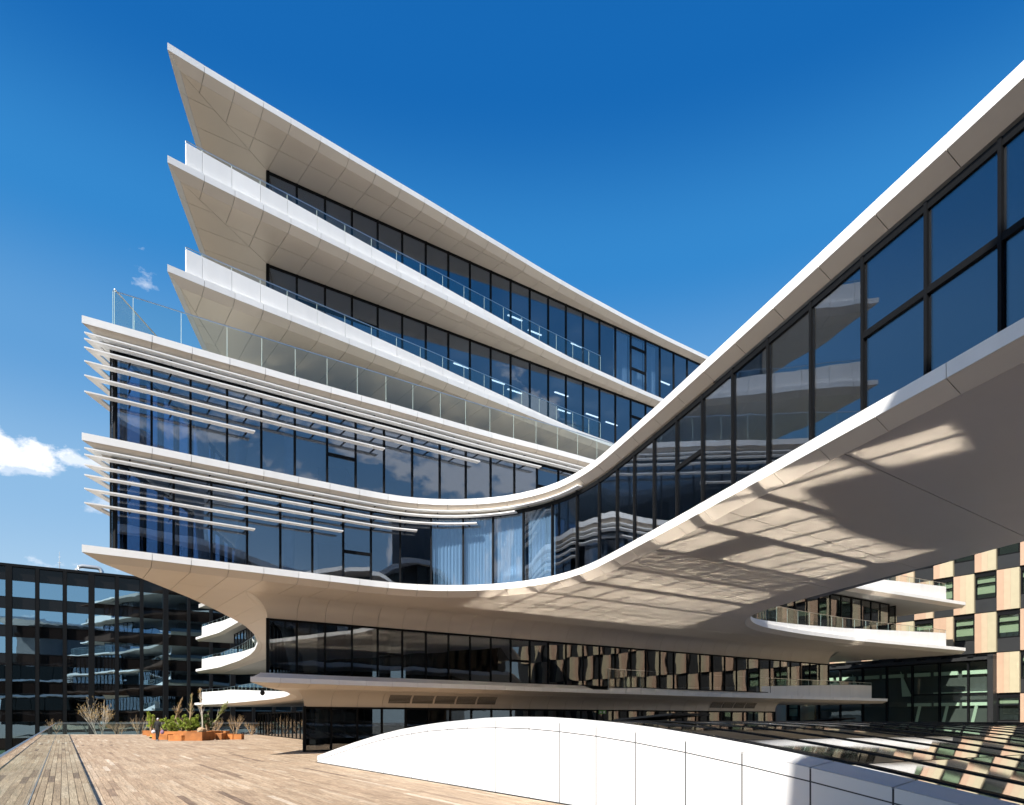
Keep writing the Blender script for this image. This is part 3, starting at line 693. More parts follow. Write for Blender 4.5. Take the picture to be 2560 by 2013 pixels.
for a, b in zip(SEAMS, SEAMS[1:]):
    n = 3
    def strip(name, rows, m, smooth=False):
        V = []; Fc = []; k = len(rows(a))
        for i in range(n+1):
            s = a+g+(b-a-2*g)*i/n; V += rows(s)
        for i in range(n):
            for j in range(k): Fc.append((i*k+j, i*k+(j+1) % k, (i+1)*k+(j+1) % k, (i+1)*k+j))
        Fc += [tuple(range(k-1, -1, -1)), tuple(n*k+j for j in range(k))]
        return mesh(name, V, Fc, m, SK, smooth)
    P3 = lambda s, w, z: (*wp(s, w), z)
    strip('wall_panel', lambda s: [P3(s, 0, 0.004), P3(s, .04, .004), P3(s, .04, max(.02, arch(s)-.195)), P3(s, 0, max(.02, arch(s)-.195))], 'skirt_white')
    strip('edge_panel', lambda s: [P3(s, 0, max(.03, arch(s)-.176)), P3(s, .05, max(.03, arch(s)-.176)), P3(s, .05, arch(s)-.03), P3(s, .0, arch(s)-.004)], 'skirt_white')
    strip('cap_panel', lambda s: [P3(s, .004, arch(s)+.001), P3(s, .05, arch(s)-.03), P3(s, .54, arch(s)+.03), P3(s, .53, arch(s)+.065)], 'skirt_white')
bk = []
for i in range(27): bk.append(i)
V = []; Fc = []
for s in bk: V += [(*wp(s*.96, .06), -.1), (*wp(s*.96, .06), max(.01, arch(s*.96)-.04)), (*wp(s*.96, .5), max(.0, arch(s*.96)-.02))]
for i in range(len(bk)-1): Fc += [(i*3, i*3+3, i*3+4, i*3+1), (i*3+1, i*3+4, i*3+5, i*3+2)]
mesh('backing', V, Fc, 'slab_grey', SK)
def zgl(s, w): return arch(s)-.02-.0045*w
BARS = [.47]+[1.35+1.5*k for k in range(24)]
TR = [1.2, 3.4, 5.6, 7.75, 9.9, 12.05, 14.2, 16.35, 18.5, 20.65, 22.8, 24.9]
for w0, w1 in zip(BARS, BARS[1:]):
    for s0, s1 in zip(TR, TR[1:]):
        V = []; n = 4
        for i in range(n+1):
            f = i/n; s = s0+.012+(s1-s0-.024)*f
            e0 = (zgl(s0, w0)*(1-f)+zgl(s1, w0)*f)*.3+zgl(s, w0)*.7; e1 = e0-.0045*(w1-w0)
            V += [(*wp(s, w0+.08), e0), (*wp(s, w1-.08), e1), (*wp(s, w1-.08), e1-.03), (*wp(s, w0+.08), e0-.03)]
        Fc = []
        for i in range(n):
            for j in range(4): Fc.append((i*4+j, i*4+4+j, i*4+4+(j+1) % 4, i*4+(j+1) % 4))
        Fc += [(0,1,2,3), (n*4+3, n*4+2, n*4+1, n*4)]
        mesh('roof_pane', V, Fc, 'vent_glass' if 9.8 < s0 < 10 else 'roof_glass', SK, True)
for w in BARS[1:]:
    mb = MB(); ss = [TR[0]+(TR[-1]-TR[0])*i/24 for i in range(25)]
    for a, b in zip(ss, ss[1:]): mb.bar((*wp(a, w), zgl(a, w)-.02), (*wp(b, w), zgl(b, w)-.02), .17, .07)
    mb.build('glazing_bar', 'frame_black', SK)
for s in TR:
    mb = MB()
    for a, b in zip(BARS, BARS[1:]): mb.bar((*wp(s, a), zgl(s, a)-.012), (*wp(s, b), zgl(s, b)-.012), .03, .03)
    mb.build('cross_joint', 'frame_black', SK)
MB().add([(*wp(TR[0], BARS[0]), -.5), (*wp(TR[-1], BARS[0]), -.5), (*wp(TR[-1], BARS[-1]), -.5), (*wp(TR[0], BARS[-1]), -.5)], [(0,1,2,3)]).build('floor_below', 'core_dark', SK)
def vent(s, w0, w1, lift):
    v = [( *wp(s, w0), zgl(s, w0)+.02), (*wp(s, w1), zgl(s, w1)+.02), (*wp(s+2.1, w1), zgl(s+2.1, w1)+lift), (*wp(s+2.1, w0), zgl(s+2.1, w0)+lift)]
    v2 = [(x, y, z+.05) for x, y, z in v]
    MB().add(v+v2, [(3,2,1,0),(4,5,6,7),(0,1,5,4),(1,2,6,5),(2,3,7,6),(3,0,4,7)]).build('opening_vent', 'frame_black', SK)
vent(12.05, 4.4, 5.8, .16); vent(9.9, 14.9, 16.3, .12)

# ------------------------------------------------------------------ timber deck
Q0 = Vector((-9.3, 13.1))                                            # a point of the deck's left edge, which runs along U
def dq(p, q): return Q0+U*p+VV*q
deck = MB().prism([dq(-24, -.05), dq(-24, 30), dq(0, 32), dq(30, 27), (-8, 73.4), (-49.3, 73.4)], -.45, -.035).build('deck', 'vent_black'); tag(deck, kind='structure')
def plank_geo(p0, p1, q0, q1, dz):
    a, b, c, d = dq(p0, q0), dq(p1, q0), dq(p1, q1), dq(p0, q1)
    V = [(v.x, v.y, z) for z in (dz, -.03) for v in (a, b, c, d)]
    return V, [(3,2,1,0), (0,1,5,4), (1,2,6,5), (2,3,7,6), (3,0,4,7)]
PW = .1475; rows = []
q = -.05; r = 0
while q < 21:
    rows.append((q, q+PW-.011)); q += PW; r += 1
QW = (W0-Q0).dot(VV); PT = (W0-Q0).dot(U)
planks = []
for q0, q1 in rows:
    pm = (73.2-Q0.y-VV.y*q1)/U.y
    p = -13.0-random.random()*2 if q1 < QW else PT-2-random.random()*3
    while p < pm:
        ln = random.choice((1.2, 1.8, 2.4, 3.0, 3.6, 4.2)) if p < 45 else random.choice((2.4, 3.6, 4.2))
        e = min(p+ln, pm)
        pc = dq((p+e)/2, q0)
        rel = pc-G
        inside = rel.dot(fn) > -.02 and rel.dot(Vector((.955, .297))) > .15
        if q1 >= QW-.16 and p < PT-.3: e2 = max(p, PT); 
        if not inside and not (q1 > QW-.02 and (p+e)/2 < PT+.05) and e-p > .2:
            t = random.gauss(.62, .13)
            if random.random() < .02: t = random.uniform(.06, .22)
            planks.append((p+.003, e-.003, q0, q1, min(1, max(0, t)), random.random(), random.uniform(-.0015, .0015)))
        p = e
def tone(me, vals):
    a = me.color_attributes.new('tone', 'FLOAT_COLOR', 'CORNER')
    a.data.foreach_set('color', [c for f, v in zip(me.polygons, vals) for _ in f.loop_indices for c in (v[0], v[1], 0, 1)])
def score(k):
    p0, p1, q0, q1 = k[:4]; c = dq((p0+p1)/2, (q0+q1)/2)
    if c.y < 6: return 0
    px = 1280+1707*c.x/c.y; py = 1798+1707*1.65/c.y
    if px < -60 or px > 2200 or py > 2080: return 0
    return (p1-p0)/c.y**3
planks.sort(key=score, reverse=True)
for k in planks[:300]:
    V, Fc = plank_geo(*k[:4], k[6]); o = mesh('plank', V, Fc, 'deck_wood', deck); tone(o.data, [(k[4], k[5])]*5)
mb = MB(); vals = []
for k in planks[300:]:
    mb.add(*plank_geo(*k[:4], k[6])); vals += [(k[4], k[5])]*5
o = mb.build('decking', 'deck_wood', deck); tone(o.data, vals); o['kind'] = 'stuff'

# glass guards along the deck edge
def guard(name, a, b, label, step=1.5):
    a = V2(a); b = V2(b); d = (b-a); L = d.length; d.normalize(); n = Vector((-d.y, d.x))
    r = empty(name, (a.x, a.y, 0), label, 'glass railing', 'glass guards round the deck')
    k = int(L/step)
    for i in range(k):
        p = a+d*(L*i/k+.01); q = a+d*(L*(i+1)/k-.01)
        MB().prism([p-n*.009, q-n*.009, q+n*.009, p+n*.009], 0, 1.22).build('pane', 'rail_glass', r)
    mb = MB().bar((*a, 1.235), (*b, 1.235), .045, .03); mb.build('handrail', 'steel', r)
    MB().bar((*a, .004), (*b, .004), .03, .02).build('base_channel', 'metal_pipe', r)
    return r
guard('glass_railing', dq(-16, .0), dq(71.8, .0), 'long glass railing with metal handrail along the left edge of the deck')
guard('glass_railing', (-49.0, 73.2), (-24, 72.4), 'far glass railing in front of the bare shrubs at the end of the deck')

# ------------------------------------------------------------------ black office building on the left
BB = empty('black_office_building', (-65, 87, -3.2), 'long black glass office building with dark vertical fins on the left', 'office building')
B0 = Vector((-65, 87)); bd = VV; bn = Vector((bd.y, -bd.x))            # outward
def bp(t, o=0): return B0+bd*t+bn*o
body = MB().prism([bp(-30, -.25), bp(48, -.25), bp(48, -16), bp(-30, -16)], -3.2, 21.2).build('wall', 'core_dark', BB)
MB().prism([bp(-30.2, .3), bp(48.2, .3), bp(48.2, -16.2), bp(-30.2, -16.2)], 21.2, 21.55).build('roof_edge', 'frame_black', BB)
tops = [19.45-3.63*k for k in range(7)]; t = .71-3.0*10; i = 0
while t < 47:
    wide = (i % 3 == 1); w = .68 if wide else .40
    MB().prism([bp(t-w/2, -.22), bp(t+w/2, -.22), bp(t+w/2, .45), bp(t-w/2, .45)], -3.2, 21.2).build('fin', 'frame_black', BB)
    a, b = t+w/2+.04, t+3.0-.26
    for k, zt in enumerate(tops):
        zb = zt-2.08
        if t > -9:
            MB().prism([bp(a, -.06), bp(b, -.06), bp(b, .0), bp(a, .0)], zb, zt).build('window', 'mirror_glass', BB)
        else: MB().prism([bp(a, -.06), bp(b, -.06), bp(b, .0), bp(a, .0)], zb, zt).build('window', 'mirror_glass', BB) if k < 2 else None
        z1 = zb-.05; z0 = (tops[k+1]+.05) if k+1 < len(tops) else -3.1
        if t > -9: MB().prism([bp(a, -.1), bp(b, -.1), bp(b, -.02), bp(a, -.02)], z0, z1).build('spandrel', 'spandrel_glass', BB)
    if t > -9: MB().prism([bp(a, -.1), bp(b, -.1), bp(b, -.02), bp(a, -.02)], tops[0]+.05, 21.15).build('spandrel', 'spandrel_glass', BB)
    t += 3.0; i += 1
for zt in tops:
    for zz in (zt+.02, zt-2.1): MB().bar((*bp(-9, .01), zz), (*bp(47, .01), zz), .05, .04).build('ledge', 'frame_black', BB)
p = bp(5.4+.7, -3)
m = MB(); m.tube([(*p, 21.5), (*p, 23.0)], .06, 6); m.tube([(*p, 23.0), (*p, 24.4)], .03, 5); m.bar((p.x-.25, p.y, 22.95), (p.x+.25, p.y, 22.95), .05)
m.bar((p.x-.15, p.y, 23.7), (p.x+.15, p.y, 23.7), .04)
tag(m.build('antenna_mast', 'metal_pipe'), 'thin antenna mast on the roof of the black office building', 'antenna')
p = bp(8.1, -2.2); q = bp(11.0, -2.2); m = MB()
P = [Vector((*p, 21.5)), Vector((*p, 22.15)), Vector((*p.lerp(q, .08), 22.5)), Vector((*p.lerp(q, .2), 22.62)), Vector((*p.lerp(q, .8), 22.62)), Vector((*p.lerp(q, .92), 22.5)), Vector((*q, 22.15)), Vector((*q, 21.5))]
tag(m.tube(P, .27, 12).build('roof_duct', 'metal_pipe', None, True), 'bent silver air duct on the roof of the black office building', 'duct')

# ------------------------------------------------------------------ chequered stone building on the right
CB = empty('checkered_building', (43, 62, -3.2), 'office building faced in a chequer of peach stone and black windows', 'office building')
S0 = Vector((43, 62)); sd = U; sn = Vector((-.8352, -.5499))
def sp(t, o=0): return S0+sd*t+sn*o
MB().prism([sp(-58, -.35), sp(32, -.35), sp(32, -14), sp(-58, -14)], -3.2, 26.5).build('wall', 'dark_panel', CB)
edges_t = [-.86-1.8*k for k in range(31, 0, -1)]+[-.86+1.775*k for k in range(0, 18)]
ZL = [-3.45, .25, 3.95, 7.65, 11.35, 15.05, 18.75, 22.45, 26.3]
CW0, CW1 = -.45, 18.6
for i, (a, b) in enumerate(zip(edges_t, edges_t[1:])):
    for k, (za, zb) in enumerate(zip(ZL, ZL[1:])):
        if CW0-1 < a and b < CW1 and k < 3: continue
        stone = (i+k) % 2 == 0
        if stone:
            cols = ['stone_pink', 'stone_beige', 'stone_green']
            if (i*7+k*3) % 5 == 0: cols = ['stone_pink', 'stone_pink', 'stone_beige']
            fr_ = [0, .34+.1*random.random(), .68, 1.0]
            for j in range(3):
                t0_, t1_ = a+.03+(b-a-.06)*fr_[j], a+.03+(b-a-.06)*fr_[j+1]
                MB().prism([sp(t1_-.004, -.3), sp(t0_+.004, -.3), sp(t0_+.004, .0), sp(t1_-.004, .0)], za+.05, zb-.05).build('stone_panel', cols[2-j], CB)
        elif -14 < a < 26:
            h = zb-za
            w = MB(); y0, y1 = za+h*.34, zb-.12
            for (x0, x1, u0, u1) in ((a+.03, a+.13, y0, y1), (b-.13, b-.03, y0, y1), (a+.13, b-.13, y1-.3, y1), (a+.13, b-.13, y0, y0+.08), (a+.13, b-.13, y0+(y1-y0)*.58, y0+(y1-y0)*.58+.09)):
                w.prism([sp(x1, -.34), sp(x0, -.34), sp(x0, -.12), sp(x1, -.12)], u0, u1)
            wf = w.build('window', 'frame_black', CB)
            MB().prism([sp(b-.13, -.30), sp(a+.13, -.30), sp(a+.13, -.27), sp(b-.13, -.27)], y0+.08, y1-.3).build('pane', 'clear_glass', wf)
            drop = random.choice((.25, .45, .6, .8))
            MB().prism([sp(b-.14, -.345), sp(a+.14, -.345), sp(a+.14, -.33), sp(b-.14, -.33)], y1-.3-(y1-y0-.4)*drop, y1-.3).build('blind', 'blind', wf)
            MB().prism([sp(b-.03, -.3), sp(a+.03, -.3), sp(a+.03, -.14), sp(b-.03, -.14)], za+.03, y0-.03).build('spandrel', 'dark_panel', CB)
# curtain wall at its foot
zc = 7.35
cwl = Line(sp(CW1, .35), -sd, CW1-CW0)
glass_wall(cwl, 0, [2.48*k for k in range(8)]+[CW1-CW0-.0], -.2, zc-.35, CB, gm='clear_glass', mw=.13, md=.3, transom={k: [4.0] for k in range(5, 8)})
MB().prism([sp(CW0-.45, -.1), sp(CW0, -.1), sp(CW0, .75), sp(CW0-.45, .75)], -3.2, zc+.1).build('frame_jamb', 'dark_panel', CB)
MB().prism([sp(CW0-.45, -.1), sp(CW1, -.1), sp(CW1, .75), sp(CW0-.45, .75)], zc-.33, zc-.05).build('frame_head', 'dark_panel', CB)
for k in range(9):
    a = CW0+1.1+2.2*k; MB().prism([sp(a, .2), sp(a+.5, .2), sp(a+.5, .86), sp(a, .86)], zc-.04, zc+.12).build('frame_bracket', 'frame_black', CB)
MB().prism([sp(CW0, -.3), sp(CW1, -.3), sp(CW1, -.34), sp(CW0, -.34)], -.2, zc).build('wall', 'core_dark', CB)
for k in range(7):
    a = CW0+.3+2.48*k
    MB().prism([sp(a, -.05), sp(a+2.1, -.05), sp(a+2.1, -.25), sp(a, -.25)], zc-1.55, zc-1.2).build('blind', 'room_light', CB)
for k in range(3):
    a = CW0+.2+2.48*k; MB().prism([sp(a, -.05), sp(a+2.2, -.05), sp(a+2.2, -.25), sp(a, -.25)], 2.9, 3.2).build('blind', 'room_light', CB)
    MB().bar((*sp(a+1.6, -.06), .2), (*sp(a+1.0, -.06), 2.9), .28, .05).build('slanted_strip', 'room_light', CB)  # pale slanted strip behind the glass
for a in (7.4, 12.4):
    MB().add([(*sp(a, -.05), 3.9), (*sp(a+.15, -.05), 6.4), (*sp(a-.9, -.05), 3.9), (*sp(a, -.12), 3.9), (*sp(a+.15, -.12), 6.4), (*sp(a-.9, -.12), 3.9)], [(0,1,2),(5,4,3),(0,3,4,1),(1,4,5,2),(2,5,3,0)]).build('sun_patch', 'room_light', CB)  # sunlit shapes inside the room, put in as pale wedges
MB().prism([sp(CW0, .0), sp(CW0+4.9, .0), sp(CW0+4.9, -.2), sp(CW0, -.2)], 4.1, 4.2).build('counter', 'room_light', CB)

# ------------------------------------------------------------------ corten planters and seats on the deck
def box_rot(x, y, w, d, rot, z0, z1, chamfer=0.0):
    c, s = math.cos(rot), math.sin(rot)
    P = [(-w/2+chamfer, -d/2), (w/2-chamfer, -d/2), (w/2, -d/2+chamfer), (w/2, d/2-chamfer), (w/2-chamfer, d/2), (-w/2+chamfer, d/2), (-w/2, d/2-chamfer), (-w/2, -d/2+chamfer)]
    if chamfer == 0: P = [(-w/2,-d/2),(w/2,-d/2),(w/2,d/2),(-w/2,d/2)]
    return [(x+a*c-b*s, y+a*s+b*c) for a, b in P]
def planter(x, y, w, d, h, rot, label, soil=True, ch=0.0, group='rusty steel planters and seats on the deck'):
    r = empty('planter' if soil else 'steel_seat', (x, y, 0), label, 'planter' if soil else 'seat', group)
    po = box_rot(x, y, w, d, rot, 0, h, ch)
    if soil:
        pi_ = box_rot(x, y, w-.10, d-.10, rot, 0, h, ch*.95); n = len(po); V = []; Fc = []
        for P, z in ((po, 0), (po, h), (pi_, h), (pi_, h-.18)): V += [(p[0], p[1], z) for p in P]
        for k in range(3):
            for i in range(n): Fc.append((k*n+i, k*n+(i+1) % n, (k+1)*n+(i+1) % n, (k+1)*n+i))
        mesh('shell', V, Fc, 'corten', r)
        MB().prism(pi_, h-.16, h-.08).build('soil', 'soil', r)
    else:
        MB().prism(po, 0, h-.05).build('base', 'corten', r); MB().prism(box_rot(x, y, w+.02, d+.02, rot, 0, h, ch), h-.05, h).build('top_plate', 'corten', r)
    return r
planter(-24.3, 53.0, 1.42, 2.2, .67, .02, 'tall rusty steel planter with bright front face, foremost of the cluster')
planter(-27.0, 57.0, 4.5, 3.2, .66, .06, 'large rusty steel planter holding the green pines')
planter(-23.35, 54.9, .42, 1.2, .52, .05, 'narrow shaded rusty block against the right side of the foremost planter', False)
planter(-25.5, 52.3, 1.28, 1.2, .43, .03, 'low rounded rusty steel seat left of the foremost planter', False, .2)
planter(-28.0, 54.9, 1.0, 1.0, .44, .05, 'low rusty steel seat behind the rounded one, beside the walking person', False)
planter(-25.5, 60.5, .6, 1.2, .60, .1, 'tall rusty seat standing behind the gap right of the planters', False)
planter(-22.95, 55.8, .56, 1.0, .46, .05, 'bright orange rusty seat, second from the right end', False)
planter(-22.25, 55.6, .62, .8, .43, .1, 'rightmost rusty seat of the cluster, casting a shadow', False)
planter(-37.9, 70.9, .5, 1.0, .46, .1, 'leftmost small rusty block at the end of the deck', False)
planter(-34.9, 66.0, .46, .9, .53, .1, 'small orange rusty block, second from the left', False)
planter(-33.2, 63.9, .6, 1.1, .62, .1, 'rusty block just left of the walking person', False)

# ------------------------------------------------------------------ plants
def grow(mb, p, d, L, r, depth, rnd, spread, tips, up=.15, n=4):
    seg = 3; pts = [p]; rad = [r]
    for i in range(seg):
        d = (d+Vector((rnd.uniform(-1,1), rnd.uniform(-1,1), rnd.uniform(-.5,1)))*.16+Vector((0,0,up*.3))).normalized()
        p = p+d*L/seg; pts.append(p); rad.append(r*(1-.45*(i+1)/seg))
    mb.tube(pts, rad, n if depth > 1 else 3, False)
    tips.append((p, d, depth))
    if depth == 0: return
    for k in range(rnd.choice((2, 3, 3))):
        q = pts[1].lerp(pts[-1], rnd.random()**.6)
        side = Vector((rnd.uniform(-1,1), rnd.uniform(-1,1), rnd.uniform(-.2,.7))).normalized()
        grow(mb, q, (d+side*spread).normalized(), L*rnd.uniform(.55,.8), rad[-1]*rnd.uniform(.55,.8), depth-1, rnd, spread, tips, up, n)
    grow(mb, pts[-1], d, L*.72, rad[-1], depth-1, rnd, spread, tips, up, n)
def buds(tips, rnd, per, size, rad):
    m = MB()
    for p, d, dp in tips:
        if dp > 2: continue
        for _ in range(per):
            c = p-d*rnd.uniform(0, rad)+Vector((rnd.gauss(0, .03), rnd.gauss(0, .03), rnd.gauss(0, .03)))
            a = Vector((rnd.uniform(-1,1), rnd.uniform(-1,1), rnd.uniform(-1,1))).normalized()*size; b = Vector((rnd.uniform(-1,1), rnd.uniform(-1,1), rnd.uniform(-1,1))).normalized()*size*.6
            m.add([c, c+a, c+b], [(0,1,2)])
    return m
def bare(name, x, y, z, stems, L, r, depth, spread, label, cat, seed, bark='bark_tan', bud='bud', per=3, size=.05, group=None, lean=.45, up=.15):
    rnd = random.Random(seed); root = empty(name, (x, y, z), label, cat, group); mb = MB(); tips = []
    for k in range(stems):
        a = 2*math.pi*(k+rnd.random()*.6)/stems; d = Vector((math.cos(a)*lean, math.sin(a)*lean, 1)).normalized()
        grow(mb, Vector((x+math.cos(a)*.05, y+math.sin(a)*.05, z)), d, L*rnd.uniform(.85, 1.1), r, depth, rnd, spread, tips, up)
    mb.build('trunk', bark, root)
    if per: buds(tips, rnd, per, size, .25).build('twigs', bud, root)['kind'] = 'stuff'
    return root
bare('larch_tree', -46.0, 76.2, -.9, 5, 1.9, .07, 3, .8, 'bare budding tree with spreading pale branches behind the far railing', 'tree', 3, 'bark_pale', 'bud', 9, .06, None, .42, .2)
G_ = 'bare shrubs behind the far railing'
for k, (x, y, L, lab) in enumerate(((-51.0, 75.8, .95, 'low spreading bare shrub left of the large budding tree'), (-41.2, 75.6, 1.15, 'bare upright shrub right of the large budding tree'),
        (-39.0, 75.4, 1.1, 'bare shrub directly behind the walking person'), (-37.2, 75.2, 1.1, 'bare shrub between the person and the leftmost pine'), (-43.6, 75.7, .8, 'low bare shrub at the foot of the large budding tree'),
        (-28.6, 70.5, .95, 'bare shrub right of the planters beside the glazed entrance'), (-31.3, 72.0, .8, 'bare shrub half hidden behind the rusty seats'), (-27.2, 71.3, .7, 'small bare shrub next to the entrance glass'))):
    bare('bare_shrub', x, y, -.4 if y > 74 else 0.0, 6, L, .03, 2, .8, lab, 'shrub', 20+k, 'bark_tan', 'bud', 2, .05, G_, .55, .2)
def pine(x, y, z, h, w, label, seed, m='pine'):
    rnd = random.Random(seed); root = empty('pine_shrub', (x, y, z), label, 'shrub', 'pines in the rusty planters')
    tr = MB(); leaf = MB()
    tops = []
    for k in range(7):
        a = rnd.uniform(0, 6.28); rr = w*.33*math.sqrt(rnd.random()); hh = h*(1-.45*(rr/(w*.33))**2)*rnd.uniform(.7, 1.0)
        e = Vector((x+math.cos(a)*rr*1.3, y+math.sin(a)*rr*1.3, z+hh)); tr.tube([Vector((x, y, z)), Vector((x, y, z)).lerp(e, .5)+Vector((0, 0, .06)), e], [.05, .035, .015], 5, False); tops.append(e)
        for j in range(9):
            f = .25+.75*rnd.random(); c = Vector((x, y, z)).lerp(e, f)
            b = rnd.uniform(0, 6.28); rl = w*.30*(1.15-f)*rnd.uniform(.5, 1.1)
            s = c+Vector((math.cos(b)*rl, math.sin(b)*rl, rl*.35)); tr.tube([c, s], [.014, .008], 3, False)
            for q in range(3):
                cc = c.lerp(s, .4+.3*q)
                for _ in range(26):
                    dv = Vector((rnd.gauss(0, 1), rnd.gauss(0, 1), rnd.gauss(.6, .8))).normalized(); ln = rnd.uniform(.11, .2)
                    sd_ = dv.cross(Vector((rnd.uniform(-1,1), rnd.uniform(-1,1), rnd.uniform(-1,1)))).normalized()*.024
                    leaf.add([cc-sd_, cc+sd_, cc+dv*ln], [(0,1,2)])
    tr.build('trunk', 'bark_tan', root); leaf.build('crown', m, root)['kind'] = 'stuff'
for k, (x, y, h, w, lab, m) in enumerate(((-28.4, 56.5, 1.75, 1.5, 'bright green pine, leftmost in the large planter', 'pine'), (-27.7, 55.9, 1.05, 1.3, 'low green pine between the two taller ones', 'pine'),
        (-27.2, 56.4, 1.65, 1.2, 'pointed bright green pine left of the middle of the planter', 'pine'), (-26.5, 55.9, 1.35, 1.6, 'broad bright green pine in front of the slim tree', 'pine'),
        (-26.2, 57.0, 1.8, 1.4, 'tall bright green pine in the middle right of the planter', 'pine'), (-25.2, 56.5, 1.85, 1.5, 'darker green pine right of the pale slim trunk', 'pine_dark'),
        (-34.0, 64.2, 2.1, 1.3, 'green pine rising behind the head of the walking person', 'pine'))):
    pine(x, y, .5, h, w, lab, 60+k, m)
def sapling(x, y, z, tip, label, seed, bark, leafm, dens):
    rnd = random.Random(seed); root = empty('slim_tree', (x, y, z), label, 'tree', 'slim young trees in the planters')
    b = Vector((x, y, z)); e = Vector(tip); mb = MB(); pts = [b.lerp(e, i/5)+Vector((rnd.gauss(0, .03), rnd.gauss(0, .03), 0)) for i in range(6)]
    mb.tube(pts, [.055, .05, .042, .033, .024, .01], 6, False); tips = []
    for k in range(30):
        f = rnd.uniform(.35, .98); c = b.lerp(e, f); ax = (e-b).normalized(); dv = (ax+Vector((rnd.uniform(-1,1), rnd.uniform(-1,1), rnd.uniform(-.2,.5)))*.75).normalized()
        L = (1.15-f)*1.3*rnd.uniform(.5, 1); q = c+dv*L; mb.tube([c, c+dv*L*.5+Vector((0,0,.03)), q], [.02, .014, .007], 3, False)
        for _ in range(3): tips.append((c.lerp(q, rnd.random()), dv, 0))
    mb.build('trunk', bark, root); buds(tips, rnd, dens, .075, .2).build('twigs', leafm, root)['kind'] = 'stuff'
sapling(-28.7, 57.4, .5, (-27.85, 57.7, 3.5), 'slim bare tree leaning right above the leftmost pine', 81, 'bark_tan', 'bud', 3)
sapling(-27.25, 57.6, .5, (-27.1, 57.8, 3.85), 'slim upright tree with yellow buds in the middle of the planter', 82, 'bark_tan', 'olive', 3)
sapling(-24.15, 53.3, .5, (-24.5, 53.6, 4.1), 'slim pale trunk with bare twigs at the front planter', 83, 'bark_pale', 'bud', 3)
sapling(-25.5, 57.2, .5, (-23.9, 57.6, 3.2), 'slanting young tree with yellow green leaves, right of the pines', 84, 'bark_pale', 'olive', 12)
rb = bmesh.new(); bmesh.ops.create_icosphere(rb, subdivisions=2, radius=.34)
for v in rb.verts: v.co = Vector((v.co.x*1.05, v.co.y, v.co.z*.75))*(1+.12*math.sin(v.co.x*19+v.co.y*13+v.co.z*23))+Vector((-24.1, 53.0, .76))
me = bpy.data.meshes.new('root_ball'); rb.to_mesh(me); rb.free(); tag(link('root_ball', me, 'bark_tan'), 'wrapped earth ball round the foot of the slim pale trunk', 'root ball')

# ------------------------------------------------------------------ the person walking away across the deck
PX, PY = -27.1, 52.2
def skin_mesh(name, verts, edges, rad, m, parent, sub=1, rootv=0):
    me = bpy.data.meshes.new(name); me.from_pydata(verts, edges, []); o = link(name, me, m, parent)
    md = o.modifiers.new('skin', 'SKIN'); md.use_smooth_shade = True
    for i, r in enumerate(rad):
        s = me.skin_vertices[0].data[i]; s.radius = r if isinstance(r, tuple) else (r, r); s.use_root = (i == rootv)
    sb = o.modifiers.new('sub', 'SUBSURF'); sb.levels = sub; sb.render_levels = sub
    return o
pr = empty('person', (PX, PY, 0), 'person in black clothes and a pale cap walking away, a bag in each hand', 'person')
def pv(x, y, z): return (PX+x, PY+y, z)
body_v = [pv(0,0,.98), pv(0,.0,1.16), pv(0,.02,1.36), pv(0,.03,1.47), pv(0,.05,1.55),                                   # pelvis, waist, chest, neck base, neck
          pv(-.10,.0,.90), pv(-.09,.03,.50), pv(-.07,-.03,.10), pv(-.07,.10,.05),
          pv(.10,.0,.90), pv(.08,-.02,.50), pv(.05,-.10,.12), pv(.06,.03,.05),
          pv(-.17,.02,1.42), pv(-.24,.0,1.18), pv(-.30,.05,.94), pv(.17,.02,1.42), pv(.24,-.02,1.18), pv(.29,.02,.94)]
body_e = [(0,1),(1,2),(2,3),(3,4),(0,5),(5,6),(6,7),(7,8),(0,9),(9,10),(10,11),(11,12),(2,13),(13,14),(14,15),(2,16),(16,17),(17,18)]
body_r = [(.17,.13),(.155,.115),(.18,.125),(.09,.08),(.055,.055),.105,.075,.05,.045,.105,.075,.05,.045,.075,.06,.04,.075,.06,.04]
skin_mesh('body', body_v, body_e, body_r, 'cloth_black', pr)
def ico(c, sx, sy, sz, sub=2):
    b = bmesh.new(); bmesh.ops.create_icosphere(b, subdivisions=sub, radius=1); V = [Vector((v.co.x*sx, v.co.y*sy, v.co.z*sz))+Vector(c) for v in b.verts]; Fc = [tuple(v.index for v in f.verts) for f in b.faces]; b.free(); return V, Fc
hd = MB(); hd.add(*ico(pv(0,.06,1.62), .078, .095, .115)); hd.add(*ico(pv(0,.15,1.60), .012, .02, .016, 1)); hd.add(*ico(pv(-.08,.06,1.61), .012, .02, .03, 1)); hd.add(*ico(pv(.08,.06,1.61), .012, .02, .03, 1)); hd.tube([pv(0,.045,1.48), pv(0,.055,1.56)], .055, 10)
hd.build('head', 'skin', pr, True)
cp = MB(); V, Fc = ico(pv(0,.055,1.655), .09, .108, .085); cp.add(V, Fc); cp.prism([pv(-.07,.13,0)[:2], pv(.07,.13,0)[:2], pv(.05,.23,0)[:2], pv(-.05,.23,0)[:2]], 1.64, 1.65); cp.build('cap', 'cap', pr, True)
